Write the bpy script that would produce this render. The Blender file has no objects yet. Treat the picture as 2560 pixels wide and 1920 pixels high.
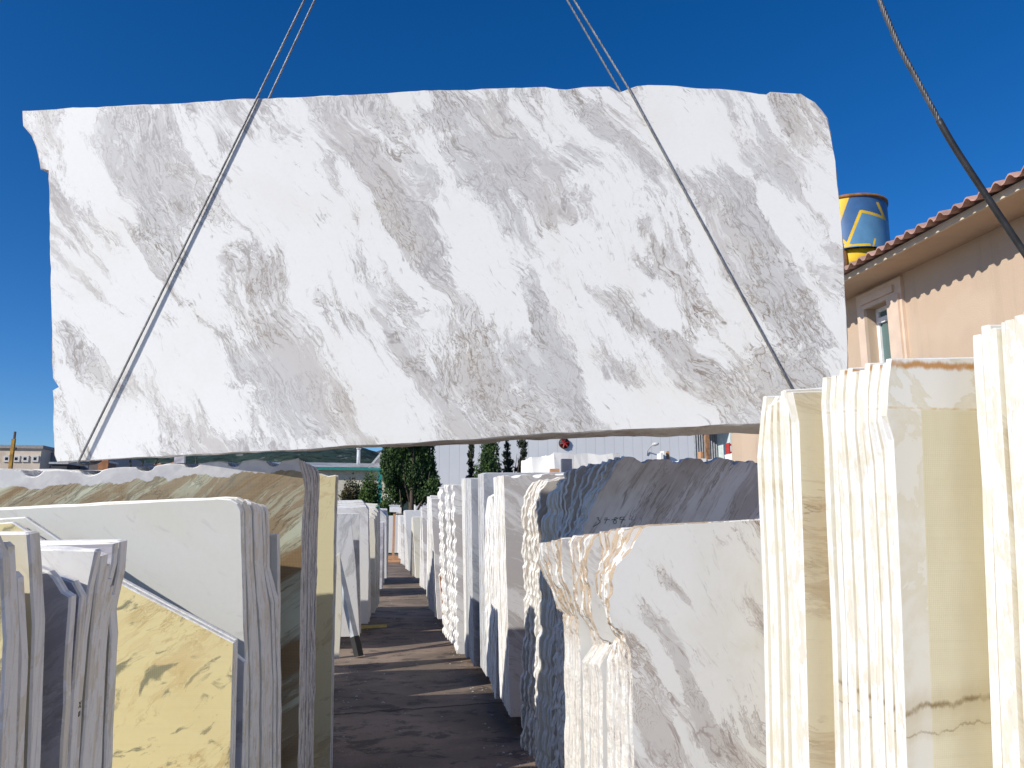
import bpy, bmesh, math, random
from mathutils import Vector, Matrix, noise
PI = math.pi
R = math.radians
random.seed(7)
scene = bpy.context.scene
COL = scene.collection

# ------------------------------------------------------------------ camera
CAMZ = 1.75
F, CX, CY = 1900.0, 1280.0, 960.0          # focal length and centre for a 2560 x 1920 frame
PITCH, YAW = R(10.14), R(9.15)             # looking up, and to the right of the aisle (+Y)
cd = bpy.data.cameras.new('camera')
cam = bpy.data.objects.new('camera', cd)
COL.objects.link(cam)
cam.location = (0, 0, CAMZ)
cam.rotation_euler = (PI/2 + PITCH, 0, -YAW)
cd.sensor_fit = 'HORIZONTAL'
cd.sensor_width = 36
cd.lens = 36 * F / 2560
cd.clip_start = 0.05
cd.clip_end = 9000
scene.camera = cam

# ------------------------------------------------------------------ sky and sun
SUN_EL = R(30)
SUN_AZ = R(27.85)                          # horizontal direction the light travels, from +X towards +Y
w = bpy.data.worlds.new('World')
scene.world = w
w.use_nodes = True
wn, wl = w.node_tree.nodes, w.node_tree.links
wn.clear()
sky = wn.new('ShaderNodeTexSky')
sky.sky_type = 'NISHITA'
sky.sun_disc = False
sky.sun_elevation = SUN_EL
L = Vector((math.cos(SUN_AZ)*math.cos(SUN_EL), math.sin(SUN_AZ)*math.cos(SUN_EL), -math.sin(SUN_EL)))
sky.sun_rotation = math.atan2(-L.x, -L.y)
sky.altitude = 1500
sky.air_density = 1.0
sky.dust_density = 0.9
sky.ozone_density = 5.0
hs = wn.new('ShaderNodeHueSaturation')
hs.inputs['Saturation'].default_value = 1.28
hs.inputs['Hue'].default_value = 0.507
bg = wn.new('ShaderNodeBackground')
bg.inputs['Strength'].default_value = 0.106
wo = wn.new('ShaderNodeOutputWorld')
wl.new(sky.outputs[0], hs.inputs['Color'])
wl.new(hs.outputs[0], bg.inputs[0])
wl.new(bg.outputs[0], wo.inputs[0])
sd = bpy.data.lights.new('sun', 'SUN')
sd.energy = 4.3
sd.angle = R(0.5)
sd.color = (1.0, 0.95, 0.865)
so = bpy.data.objects.new('sun', sd)
COL.objects.link(so)
so.rotation_euler = L.to_track_quat('-Z', 'Y').to_euler()
so.location = (-20, -20, 30)
scene.view_settings.view_transform = 'Standard'
scene.view_settings.look = 'None'
scene.view_settings.exposure = 0.24
scene.view_settings.gamma = 1.0
scene.cycles.max_bounces = 8
scene.cycles.diffuse_bounces = 5
scene.cycles.use_denoising = True

# ------------------------------------------------------------------ picking points along the view
CAM = Vector((0, 0, CAMZ))
def ray(u, v):
    x, y = (u-CX)/F, (CY-v)/F
    up = y*math.cos(PITCH) + math.sin(PITCH)
    fw = math.cos(PITCH) - y*math.sin(PITCH)
    return Vector((x*math.cos(YAW)+fw*math.sin(YAW), fw*math.cos(YAW)-x*math.sin(YAW), up))
def onY(u, v, Y):
    d = ray(u, v); return CAM + d*(Y/d.y)
def onX(u, v, X):
    d = ray(u, v); return CAM + d*(X/d.x)
def onZ(u, v, z):
    d = ray(u, v); return CAM + d*((z-CAMZ)/d.z)

class Plane:
    """A slab plane: a = along the slab, b = up it, c = into its thickness (away from the viewer)."""
    def __init__(s, Y0, yaw=0.0, lean=0.0, Z0=CAMZ):
        s.o = Vector((0, Y0, Z0))
        s.ea = Vector((math.cos(yaw), math.sin(yaw), 0))
        fwd = Vector((-math.sin(yaw), math.cos(yaw), 0))
        s.eb = Vector((0, 0, 1))*math.cos(lean) - fwd*math.sin(lean)
        s.ec = fwd*math.cos(lean) + Vector((0, 0, 1))*math.sin(lean)
    def px(s, u, v, c=0.0):
        d = ray(u, v)
        oo = s.o + s.ec*c
        t = (oo-CAM).dot(s.ec)/d.dot(s.ec)
        q = CAM + d*t - s.o
        return q.dot(s.ea), q.dot(s.eb)
    def at_z(s, z): return (z-s.o.z)/s.eb.z
    def res(s, p, c=0.0):
        if p[0] == 'w': return (p[1]/s.ea.x, s.at_z(p[2]))
        if p[0] == 'b': return (s.px(p[1], p[2], c)[0], s.at_z(p[3] if len(p) > 3 else 0.18))
        return s.px(p[0], p[1], c)
    def world(s, a, b, c=0.0): return s.o + s.ea*a + s.eb*b + s.ec*c

# ------------------------------------------------------------------ object helpers
def tag(o, label, cat, group=None, kind=None):
    if label: o['label'] = label
    if cat: o['category'] = cat
    if group: o['group'] = group
    if kind: o['kind'] = kind
    return o
def link(name, me, mats=(), parent=None):
    o = bpy.data.objects.new(name, me); COL.objects.link(o)
    for m in mats: me.materials.append(m)
    if parent: o.parent = parent
    return o
def empty(name, loc, rz=0.0):
    o = bpy.data.objects.new(name, None); COL.objects.link(o)
    o.location = loc; o.rotation_euler = (0, 0, rz); o.empty_display_size = .3
    return o
class MB:
    def __init__(s): s.v = []; s.f = []; s.m = []; s.sm = []
    def add(s, vs, fs, mi=0, smooth=False):
        n = len(s.v); s.v += [tuple(p) for p in vs]
        for f in fs: s.f.append([i+n for i in f]); s.m.append(mi); s.sm.append(smooth)
    def box(s, c, size, mi=0, rz=0.0, M=None):
        x, y, z = [k/2 for k in size]
        vs = [Vector((i*x, j*y, k*z)) for i in (-1, 1) for j in (-1, 1) for k in (-1, 1)]
        if M is None: M = Matrix.Translation(Vector(c)) @ Matrix.Rotation(rz, 4, 'Z')
        vs = [M @ q for q in vs]
        s.add(vs, [(0, 1, 3, 2), (4, 6, 7, 5), (0, 4, 5, 1), (2, 3, 7, 6), (0, 2, 6, 4), (1, 5, 7, 3)], mi)
    def bar(s, a, b, wx, wy, mi=0):
        a, b = Vector(a), Vector(b); d = b-a
        M = Matrix.Translation((a+b)/2) @ d.to_track_quat('Z', 'Y').to_matrix().to_4x4()
        s.box(None, (wx, wy, d.length), mi, M=M)
    def tube(s, pts, rad, n=8, mi=0, caps=True):
        pts = [Vector(p) for p in pts]
        rs = rad if isinstance(rad, (list, tuple)) else [rad]*len(pts)
        rings = []; ref = Vector((0, 0, 1))
        t0 = (pts[1]-pts[0]).normalized()
        if abs(t0.z) > .95: ref = Vector((1, 0, 0))
        nrm = t0.cross(ref).normalized()
        for i, p in enumerate(pts):
            t = (pts[min(i+1, len(pts)-1)]-pts[max(i-1, 0)]).normalized()
            nrm = (nrm - t*nrm.dot(t)).normalized(); bn = t.cross(nrm)
            rings.append([p + (nrm*math.cos(2*PI*k/n)+bn*math.sin(2*PI*k/n))*rs[i] for k in range(n)])
        vs = [q for r in rings for q in r]; fs = []
        for i in range(len(pts)-1):
            for k in range(n):
                fs.append((i*n+k, i*n+(k+1) % n, (i+1)*n+(k+1) % n, (i+1)*n+k))
        if caps: fs.append(tuple(range(n-1, -1, -1))); fs.append(tuple((len(pts)-1)*n+k for k in range(n)))
        s.add(vs, fs, mi, True)
    def cyl(s, a, b, r, n=16, mi=0): s.tube([a, b], r, n, mi)
    def build(s, name, mats, parent=None):
        me = bpy.data.meshes.new(name); me.from_pydata(s.v, [], s.f)
        if not isinstance(mats, (list, tuple)): mats = [mats]
        o = link(name, me, mats, parent)
        for p, mi, sm in zip(me.polygons, s.m, s.sm): p.material_index = mi; p.use_smooth = sm
        return o

# ------------------------------------------------------------------ materials
class NT:
    def __init__(s, name):
        s.mat = bpy.data.materials.new(name); s.mat.use_nodes = True
        s.t = s.mat.node_tree; s.t.nodes.clear()
        s.out = s.n('ShaderNodeOutputMaterial'); s.bs = s.n('ShaderNodeBsdfPrincipled')
        s.t.links.new(s.bs.outputs[0], s.out.inputs[0])
    def n(s, kind, **kw):
        nd = s.t.nodes.new(kind)
        for k, v in kw.items(): setattr(nd, k, v)
        return nd
    def set(s, sock, v):
        if isinstance(v, bpy.types.NodeSocket): s.t.links.new(v, sock)
        elif isinstance(v, (tuple, list)) and len(v) == 3 and sock.type == 'RGBA': sock.default_value = (*v, 1)
        else: sock.default_value = v
    def coord(s, kind='Object'): return s.n('ShaderNodeTexCoord').outputs[kind]
    def mapping(s, vec, loc=(0, 0, 0), rot=(0, 0, 0), sc=(1, 1, 1), typ='POINT'):
        m = s.n('ShaderNodeMapping', vector_type=typ); s.set(m.inputs['Vector'], vec)
        m.inputs['Location'].default_value = loc; m.inputs['Rotation'].default_value = rot; m.inputs['Scale'].default_value = sc
        return m.outputs[0]
    def noise(s, vec, scale, detail=4, rough=.55, dist=0.0, col=False):
        m = s.n('ShaderNodeTexNoise'); s.set(m.inputs['Vector'], vec); s.set(m.inputs['Scale'], scale)
        m.inputs['Detail'].default_value = detail; m.inputs['Roughness'].default_value = rough; m.inputs['Distortion'].default_value = dist
        return m.outputs['Color' if col else 'Fac']
    def math(s, op, a, b=0.0, c=0.0, clamp=False):
        m = s.n('ShaderNodeMath', operation=op, use_clamp=clamp)
        s.set(m.inputs[0], a); s.set(m.inputs[1], b); s.set(m.inputs[2], c); return m.outputs[0]
    def vm(s, op, a, b=(0, 0, 0), scale=None):
        m = s.n('ShaderNodeVectorMath', operation=op); s.set(m.inputs[0], a); s.set(m.inputs[1], b)
        if scale is not None: s.set(m.inputs['Scale'], scale)
        return m.outputs['Value' if op in ('LENGTH', 'DISTANCE', 'DOT_PRODUCT') else 'Vector']
    def ss(s, v, a, b, lo=0.0, hi=1.0, smooth=True):
        m = s.n('ShaderNodeMapRange', interpolation_type='SMOOTHSTEP' if smooth else 'LINEAR')
        s.set(m.inputs['Value'], v)
        m.inputs['From Min'].default_value = a; m.inputs['From Max'].default_value = b
        m.inputs['To Min'].default_value = lo; m.inputs['To Max'].default_value = hi
        return m.outputs[0]
    def mix(s, f, a, b, mode='MIX'):
        m = s.n('ShaderNodeMix', data_type='RGBA', blend_type=mode)
        s.set(m.inputs[0], f); s.set(m.inputs[6], a); s.set(m.inputs[7], b); return m.outputs[2]
    def xyz(s, v):
        m = s.n('ShaderNodeSeparateXYZ'); s.set(m.inputs[0], v); return m.outputs
    def bump(s, h, strength=.3, dist=.01):
        m = s.n('ShaderNodeBump'); s.set(m.inputs['Height'], h)
        m.inputs['Strength'].default_value = strength; m.inputs['Distance'].default_value = dist
        s.t.links.new(m.outputs[0], s.bs.inputs['Normal'])
    def done(s, col, rough=.6, spec=.5, metal=0.0):
        s.set(s.bs.inputs['Base Color'], col); s.set(s.bs.inputs['Roughness'], rough)
        s.bs.inputs['Specular IOR Level'].default_value = spec; s.bs.inputs['Metallic'].default_value = metal
        return s.mat

def warp(t, p, s1, a1, s2, a2):
    n1 = t.vm('SUBTRACT', t.noise(p, s1, 2, .5, col=True), (.5, .5, .5))
    n2 = t.vm('SUBTRACT', t.noise(p, s2, 3, .6, col=True), (.5, .5, .5))
    return t.vm('ADD', t.vm('ADD', p, t.vm('SCALE', n1, scale=a1)), t.vm('SCALE', n2, scale=a2))

def marble(name, base=(.8, .79, .775), grey=(.50, .485, .475), vein=(.36, .29, .235), ang=55, scale=1.0,
           cover=.5, soft=.16, veins=.8, aniso=.33, seed=0.0, blobs=(), vein2=None, fine=.5, mesh=0.0, mesh_tint=(.8, .74, .5), rough=.35,
           stain=None, stain_amt=.5, dark=None, dark_amt=.0, grit=.05, wa=1.0, bare=None, dscale=1.0):
    """White marble: soft grey clouds drawn out along a grain direction (degrees below horizontal, going right) and thin veins."""
    t = NT(name)
    p0 = t.coord('Object')
    p = t.vm('ADD', p0, (seed, seed*.37, -seed*.71))
    wp = warp(t, p, .75*scale, .62*wa/scale, 2.6*scale, .16*wa/scale)
    q = t.mapping(t.mapping(wp, rot=(0, -R(ang), 0)), sc=(aniso, 1, 1))      # x now runs along the grain
    cloud = t.noise(q, 2.1*scale, 7, .6, .35)
    if blobs:
        pw = t.vm('SUBTRACT', warp(t, p, 1.6*scale, .26/scale, 6*scale, .09/scale), (seed, seed*.37, -seed*.71))
        for (bx, bz, rl, rw, ba, wt) in blobs:
            # centre, half-length, half-width, angle below horizontal, weight
            m = t.mapping(t.vm('SUBTRACT', pw, (bx, 0, bz)), rot=(0, -R(ba), 0))
            m = t.mapping(m, sc=(1/rl, .0, 1/rw))
            g = t.n('ShaderNodeTexGradient', gradient_type='SPHERICAL'); t.set(g.inputs[0], m)
            cloud = t.math('MULTIPLY_ADD', g.outputs['Fac'], wt, cloud)
    c0 = .5 + (.5-cover)*.5
    m1 = t.ss(cloud, c0-soft*.22, c0+soft*.75)
    qa = t.mapping(q, sc=(.62, 1, 1))
    fil = t.noise(qa, 4.6*scale, 9, .69, .55)
    val = t.math('MULTIPLY_ADD', t.math('SUBTRACT', cloud, c0), 1.25, fil)
    hard = t.ss(val, .510, .530); softm = t.ss(val, .45, .66)
    fine_n = t.noise(t.mapping(qa, sc=(.6, 1, 1)), 17*scale, 6, .7, .8)
    val2 = t.math('MULTIPLY_ADD', t.math('SUBTRACT', val, .5), .8, fine_n)
    hard2 = t.ss(val2, .53, .57)
    m = t.math('ADD', t.math('MULTIPLY', hard, .34), t.math('ADD', t.math('MULTIPLY', softm, .20), t.math('MULTIPLY', hard2, .46)), clamp=True)
    tone = t.noise(q, 1.3*scale, 3, .5)
    g2 = t.mix(t.ss(tone, .42, .62), grey, tuple(min(1, a*b) for a, b in zip(grey, (1.0, .965, .935))))
    col = t.mix(m, base, g2)
    # thin veins follow the contour lines of stretched noise
    def ridge(vec, sc, wd, det=5, ds=.5):
        n_ = t.noise(vec, sc, det, .62, ds)
        return t.ss(t.math('ABSOLUTE', t.math('SUBTRACT', n_, .5)), 0.0, wd, 1.0, 0.0)
    near = t.ss(val, .40, .54)
    v1 = t.math('MULTIPLY', ridge(q, 2.6*scale, .016), near)
    v2 = t.math('MULTIPLY', ridge(q, 6.5*scale, .022, 6, .8), t.math('MULTIPLY', near, t.ss(t.noise(p, 1.9*scale, 2), .45, .6)))
    edge = t.ss(t.math('ABSOLUTE', t.math('SUBTRACT', val, .515)), 0.0, .013, 1.0, 0.0)
    ph = t.math('FRACT', t.math('MULTIPLY_ADD', cloud, 22, t.math('MULTIPLY', fil, 7.0)))
    cont = t.ss(t.math('ABSOLUTE', t.math('SUBTRACT', ph, .5)), 0.0, .12, 1.0, 0.0)
    cont = t.math('MULTIPLY', cont, t.math('MULTIPLY', near, t.ss(t.noise(p, 3.1*scale, 4, .6), .40, .56)))
    v3 = t.math('MULTIPLY', ridge(t.vm('ADD', q, (1, 5, 3)), 13*scale, .03, 6, 1.0), t.math('MULTIPLY', near, t.ss(t.noise(p, 2.7*scale, 3), .42, .6)))
    vv = t.math('MULTIPLY', t.math('MAXIMUM', t.math('MAXIMUM', v1, t.math('MULTIPLY', v2, .8)), t.math('MULTIPLY', edge, .8)),
                t.ss(t.noise(p, 2.2*scale, 3), .36, .62))
    vc = t.mix(t.ss(t.noise(p, 1.1*scale, 3), .44, .58), vein, vein2 if vein2 else tuple(a*1.05 for a in grey))
    col = t.mix(t.math('MULTIPLY', t.math('MAXIMUM', cont, v3), veins*.8), col, vc)
    col = t.mix(t.math('MULTIPLY', vv, veins), col, vc)
    # fine flecks along the grain
    fl = t.noise(t.mapping(q, sc=(.5, 1, 1)), 34*scale, 3, .6)
    flm = t.math('MULTIPLY', t.ss(fl, .60, .74), t.math('MULTIPLY', t.ss(t.noise(p, 1.4*scale, 3), .42, .62), fine))
    col = t.mix(flm, col, tuple(a*.68 for a in grey))
    if dark:
        dm = t.noise(t.vm('ADD', q, (7.3, 1.1, 2.2)), 1.9*scale*dscale, 6, .62, .6)
        col = t.mix(t.ss(dm, .62-.14*dark_amt, .70-.10*dark_amt), col, dark)
    if stain:
        sm = t.noise(t.vm('ADD', wp, (3.3, 4.1, 9.2)), 1.3*scale, 5, .6, .3)
        col = t.mix(t.math('MULTIPLY', t.ss(sm, .48, .68), stain_amt), col, stain)
    gr = t.noise(p0, 60, 3, .6)
    h = t.math('MULTIPLY', gr, .3)
    if mesh > 0:
        x = t.xyz(p0)
        def wv(ax, k): return t.math('ABSOLUTE', t.math('SINE', t.math('MULTIPLY', ax, k)))
        net = t.math('MAXIMUM', t.ss(wv(x[0], PI/.0058), .0, .35, 1, 0), t.ss(wv(x[2], PI/.0058), .0, .35, 1, 0))
        big = t.noise(t.mapping(p0, sc=(.25, 1, 6)), 11, 3, .6)
        col = t.mix(mesh, col, t.mix(1.0, col, mesh_tint, 'MULTIPLY'))
        col = t.mix(t.math('MULTIPLY', net, .20), col, tuple(a*.75 for a in mesh_tint))
        col = t.mix(t.math('MULTIPLY', t.ss(big, .45, .7), .06), col, (.42, .34, .17))
        h = t.math('ADD', h, t.math('MULTIPLY', net, .6))
    if bare:
        x = t.xyz(p0)
        e_ = t.math('ADD', t.math('MULTIPLY_ADD', x[0], -bare[0], x[2]), t.math('MULTIPLY', t.math('SUBTRACT', t.noise(p0, 9, 4, .6), .5), .10))
        col = t.mix(t.math('MULTIPLY', t.ss(e_, bare[1], bare[1]+.004), .85), col, t.mix(t.ss(t.noise(p0, 14, 3), .4, .6), (.60, .59, .62), (.70, .69, .70)))
    col = t.mix(t.math('MULTIPLY', t.ss(gr, .35, .7), grit), col, tuple(a*.6 for a in base))
    t.bump(h, .25, .0012)
    return t.done(col, rough, .35)

def edge_mat(name, base=(.80, .79, .76), cream=(.70, .64, .48), dirt=(.42, .36, .28), cream_amt=.5, drips=True, dirt_amt=.25, blue=0.0, rough_amt=.5, zlim=None, streak=1.0):
    """Sawn or broken slab edge: chalky stone with resin patches that ran over it and some dust."""
    t = NT(name)
    p = t.coord('Generated'); pw = t.n('ShaderNodeNewGeometry').outputs['Position']
    col = base
    n1 = t.noise(t.mapping(pw, sc=(1, 4, 1.6)), 5.5, 5, .62, .3)
    n2 = t.noise(t.mapping(pw, sc=(1, 1, 1.0)), 34, 3, .6)
    k = t.math('ADD', n1, t.math('MULTIPLY', t.math('SUBTRACT', n2, .5), .22))
    m = t.ss(k, .56-.1*cream_amt, .58-.1*cream_amt)
    if zlim: m = t.math('MULTIPLY', m, t.ss(t.math('MULTIPLY_ADD', n2, .25, t.xyz(pw)[2]), zlim, zlim+.2, .25, 1))
    col = t.mix(t.math('MULTIPLY', m, .9), col, cream)
    if drips:
        v = t.n('ShaderNodeTexVoronoi', feature='F1'); t.set(v.inputs['Vector'], t.mapping(pw, sc=(1, 1, 1))); v.inputs['Scale'].default_value = 24
        gate = t.ss(t.noise(pw, 2.6, 2), .52, .62)
        col = t.mix(t.math('MULTIPLY', t.ss(v.outputs['Distance'], .42, .5, 1, 0), t.math('MULTIPLY', gate, .8)), col, t.mix(m, cream, base))
    d = t.noise(t.mapping(pw, sc=(1, 14, .55)), 9, 5, .65)
    col = t.mix(t.math('MULTIPLY', t.ss(d, .52, .7), dirt_amt), col, dirt)
    if blue > 0:
        b = t.noise(t.mapping(pw, sc=(1, 9, .5)), 7, 3, .6)
        col = t.mix(t.math('MULTIPLY', t.ss(b, .60, .66), blue), col, (.16, .22, .36))
    fine_ = t.noise(t.mapping(pw, sc=(1, 2, .35)), 70, 5, .7)
    col = t.mix(t.math('MULTIPLY', t.ss(fine_, .52, .72), .35), col, tuple(a*.55 for a in dirt) if dirt_amt > .45 else dirt)
    hh = t.math('ADD', t.math('MULTIPLY', t.noise(pw, 28, 5, .65), rough_amt), t.math('MULTIPLY', k, .2))
    t.bump(hh, .55, .012)
    return t.done(col, .75, .2)

def plain(name, col, rough=.6, var=.12, scale=6, bump=.1, metal=0.0, dirt=None, dirt_amt=.4, spec=.4):
    t = NT(name); p = t.coord('Object')
    n1 = t.noise(p, scale, 5, .6)
    c = t.mix(t.ss(n1, .3, .7), tuple(a*(1-var) for a in col), tuple(min(1, a*(1+var)) for a in col))
    if dirt: c = t.mix(t.math('MULTIPLY', t.ss(t.noise(p, scale*.6, 6, .7), .5, .66), dirt_amt), c, dirt)
    t.bump(t.noise(p, scale*8, 4, .6), bump, .01)
    return t.done(c, rough, spec, metal)

# ------------------------------------------------------------------ slab builder
def ease(poly, step, amp, seed, sc=(), shared=0.0, sseed=0.0, keep=(), lo=.35, zr=None):
    """Subdivide an outline and roughen it; sc: (edge index from, to, period, width, depth) = drilled notches."""
    n = len(poly); out = []
    area = sum(poly[i][0]*poly[(i+1) % n][1]-poly[(i+1) % n][0]*poly[i][1] for i in range(n))/2
    sg = 1 if area > 0 else -1
    acc = {}
    for i in range(n):
        a, b = Vector(poly[i]), Vector(poly[(i+1) % n]); d = b-a; ln = d.length
        if ln < 1e-6: continue
        nn = Vector((d.y, -d.x))/ln*sg          # outward
        spec = None
        for k, s_ in enumerate(sc):
            if s_[0] <= i <= s_[1]: spec = (k, s_)
        st = step if spec is None else min(step, spec[1][3]/4)
        if i in keep: m = 1
        else: m = max(1, min(260, int(round(ln/st))))
        for j in range(m):
            q = a + d*(j/m)
            off = 0.0
            if i not in keep:
                off += (noise.noise(Vector((q.x*2.2, q.y*2.2, seed)))*lo + noise.noise(Vector((q.x*9, q.y*9, seed*1.7)))*.5
                        + noise.noise(Vector((q.x*31, q.y*31, seed*2.3)))*.55)*amp
                if shared: off += (noise.noise(Vector((q.x*3.1, q.y*3.1, sseed)))+.6*noise.noise(Vector((q.x*11, q.y*11, sseed))))*shared
            if zr is not None: off *= (1.0 if q.y > zr else .22)
            if spec:
                k, s_ = spec
                L0 = acc.get(k, 0.0) + ln*j/m
                ph = ((L0 + noise.noise(Vector((L0*1.3, sseed, 3)))*s_[2]*.6) % s_[2]) - s_[2]/2
                x = abs(ph)/s_[3]
                if x < 1: off -= s_[4]*math.sqrt(max(0, 1-x*x))*(.6+.6*noise.noise(Vector((math.floor(L0/s_[2])*1.7, sseed, 8))))
                off += s_[4]*.12*math.cos(2*PI*ph/s_[2]+PI)
            out.append((q.x+nn.x*off, q.y+nn.y*off))
        if spec: acc[spec[0]] = acc.get(spec[0], 0.0)+ln
    if sg < 0: out.reverse()
    return out

def slab_mesh(name, front, back, t, org, rings=1, ramp=0.0, seed=0.0, bevel=.003):
    """Two outlines of equal length joined by a rim; local x along, y into the thickness, z up."""
    n = len(front); vs = []; fs = []; mi = []
    def inset(poly, d):
        if d <= 0: return poly
        o = []
        for i in range(n):
            a, b, c = Vector(poly[i-1]), Vector(poly[i]), Vector(poly[(i+1) % n])
            e = (c-a)
            if e.length < 1e-7: o.append(tuple(b)); continue
            e.normalize(); o.append((b.x-e.y*d, b.y+e.x*d))
        return o
    layers = [(inset(front, bevel), 0.0)]
    for r in range(rings+1):
        f = r/rings
        c = bevel + (t-2*bevel)*f
        lay = []
        for i in range(n):
            x = front[i][0]*(1-f)+back[i][0]*f; z = front[i][1]*(1-f)+back[i][1]*f
            if 0 < r < rings or ramp:
                a = noise.noise(Vector((x*7, z*7, seed+f*3)))*ramp + noise.noise(Vector((x*25, z*25, seed+f*5)))*ramp*.4
                p0, p1 = Vector(front[i-1]), Vector(front[(i+1) % n]); e = p1-p0
                if e.length > 1e-7:
                    e.normalize(); x += e.y*a; z -= e.x*a
            lay.append((x, z))
        layers.append((lay, c))
    layers.append((inset(back, bevel), t))
    for lay, c in layers:
        vs += [(x-org[0], c, z-org[1]) for x, z in lay]
    fs.append(tuple(range(n))); mi.append(0)                                         # front, faces -y
    for l in range(len(layers)-1):
        for i in range(n):
            j = (i+1) % n
            fs.append((l*n+j, l*n+i, (l+1)*n+i, (l+1)*n+j)); mi.append(1)
    m = (len(layers)-1)*n
    fs.append(tuple(m+n-1-i for i in range(n))); mi.append(2)
    me = bpy.data.meshes.new(name); me.from_pydata(vs, [], fs)
    for p, k in zip(me.polygons, mi): p.material_index = k
    me.update()
    return me

def make_slab(name, pl, c0, t, poly, mats, label, cat, group=None, back=None, rings=1, ramp=0.0, seed=0.0, bevel=.003):
    """poly: outline in plane coords (counter-clockwise); object origin at the slab's foot."""
    xs = [p[0] for p in poly]; zs = [p[1] for p in poly]
    org = ((min(xs)+max(xs))/2, min(zs))
    me = slab_mesh(name, poly, back or poly, t, org, rings, ramp, seed, bevel)
    o = link(name, me, mats)
    M = Matrix((pl.ea, pl.ec, pl.eb)).transposed().to_4x4()
    M.translation = pl.world(org[0], org[1], c0)
    o.matrix_world = M
    o['label'] = label; o['category'] = cat
    if group: o['group'] = group
    PL[o.name] = (pl, org, c0)
    return o
PL = {}
def loc(o, u, v):
    pl, org, c0 = PL[o.name]
    a, b = pl.px(u, v, c0)
    return a-org[0], b-org[1]

ORD = ['first', 'second', 'third', 'fourth', 'fifth', 'sixth', 'seventh', 'eighth', 'ninth', 'tenth', 'eleventh', 'twelfth', 'thirteenth',
       'fourteenth', 'fifteenth', 'sixteenth', 'seventeenth', 'eighteenth', 'nineteenth', 'twentieth']
BEARERS = []
def stack(desc, Yf, Yb, n, pf, pb, face, edge, yaw=0.0, lean=R(5), first=None, last=None, jit=.006, amp=.0025, step=.06, sc=(), shared=0.0,
          keep=(), fill=.93, top_drop=0.0, seed=1.0, back=None, power=1.0, group=None, name='marble_slab', name_cat='marble slab', overrides=None, cor=1.37, ramp=0.0, rings=1, lo=.35, zr=None):
    """n slabs between the planes Yf (front) and Yb; outlines blend from pf to pb."""
    out = []; rnd = random.Random(seed)
    step_c = (Yb-Yf)/n
    pl = Plane(Yf, yaw, lean)
    for k in range(n):
        c0 = k*step_c*math.cos(lean)
        s = (k/(n-1) if n > 1 else 0.0)**power
        A = [pl.res(p, c0) for p in pf]; B = [pl.res(p, c0) for p in pb]
        dx, dz = rnd.uniform(-jit, jit), rnd.uniform(-jit, jit)
        zlow = min(min(q[1] for q in A), min(q[1] for q in B))
        poly = []
        for (a, b) in zip(A, B):
            x = a[0]*(1-s)+b[0]*s; z = a[1]*(1-s)+b[1]*s
            low = (z - zlow) < .25
            poly.append((x+dx*(1 if x < 0 or True else 0), z + (0 if low else dz)))
        poly = ease(poly, step, amp*(1+.6*rnd.random()), seed*3.1+k*cor, sc, shared, seed, keep, lo, zr)
        lab = f'{ORD[k]} slab from the front in the {desc}'
        if k == 0 and first: lab = first
        if k == n-1 and last: lab = last
        ov = overrides.get(k) if overrides else None
        fm = ov if ov else face
        t = step_c*fill*math.cos(lean)*rnd.uniform(.93, 1.0)
        o = make_slab(name, pl, c0, t, poly, (fm, edge, back or fm), lab, name_cat,
                      group or f'slabs in the {desc}', seed=seed+k*cor, ramp=ramp, rings=rings)
        out.append(o)
    a = [pl.res(p, 0) for p in pf]; xs = [q[0] for q in a]
    BEARERS.append((min(xs), max(xs), Yf, Yb, desc, pl.world(0, min(q[1] for q in a)).z))
    return out

# ------------------------------------------------------------------ the slab hanging from the slings
HD = 3.0                                   # distance along the view
hang_plane = Plane(HD/math.cos(YAW), -YAW, R(3))
# the plane stands square to the view horizontally
FO = [(142,1156),(199,1153),(280,1149),(362,1146),(450,1140),(542,1135),(640,1131),(783,1123),(860,1117),(940,1114),(1024,1111),(1110,1103),(1205,1099),(1260,1093),(1381,1084),
      (1440,1083),(1501,1078),(1600,1074),(1743,1069),(1830,1062),(1908,1060),(2122,1048),
      (2122,891),(2113,692),(2104,542),(2095,457),(2091,403),(2080,349),(2068,295),(2038,255),(2002,233),(1926,229),(1917,235),(1863,227),(1803,221),(1622,211),(1592,213),(1568,223),(1550,231),(1525,216),
      (1459,216),(1417,222),(1387,221),(1363,216),(1205,221),(1024,228),(783,240),(603,247),(452,257),(301,263),(181,269),(56,276),
      (58,313),(78,337),(90,367),(102,421),(121,427),(124,541),(128,783),(131,945),(145,968),(131,975),(134,1138)]
NBOT = 22
TH = .14
fp = [hang_plane.px(u, v) for u, v in FO]
bp = []
for i, (u, v) in enumerate(FO):
    if i < NBOT:
        dv = max(-4, min(22, -4 + (u-450)/1450*27)) if u < 1300 else 12 + (u-1300)/600*11
        a, b = hang_plane.px(u, v+dv, TH)
        bp.append((fp[i][0], b))
    else: bp.append(fp[i])
def resample(P, Q, step):
    A = []; B = []
    n = len(P)
    for i in range(n):
        a, b = Vector(P[i]), Vector(P[(i+1) % n]); c, d = Vector(Q[i]), Vector(Q[(i+1) % n])
        m = max(1, int((b-a).length/step))
        for j in range(m):
            f = j/m; q = a.lerp(b, f); r = c.lerp(d, f)
            e = (b-a).normalized(); nn = Vector((e.y, -e.x))
            k = (noise.noise(Vector((q.x*6, q.y*6, 4)))+.7*noise.noise(Vector((q.x*22, q.y*22, 9))))*.0035
            k2 = (noise.noise(Vector((q.x*6, q.y*6, 14)))+.7*noise.noise(Vector((q.x*22, q.y*22, 19))))*.0035
            A.append(tuple(q+nn*k)); B.append(tuple(r+nn*k2))
    return A, B
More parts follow.
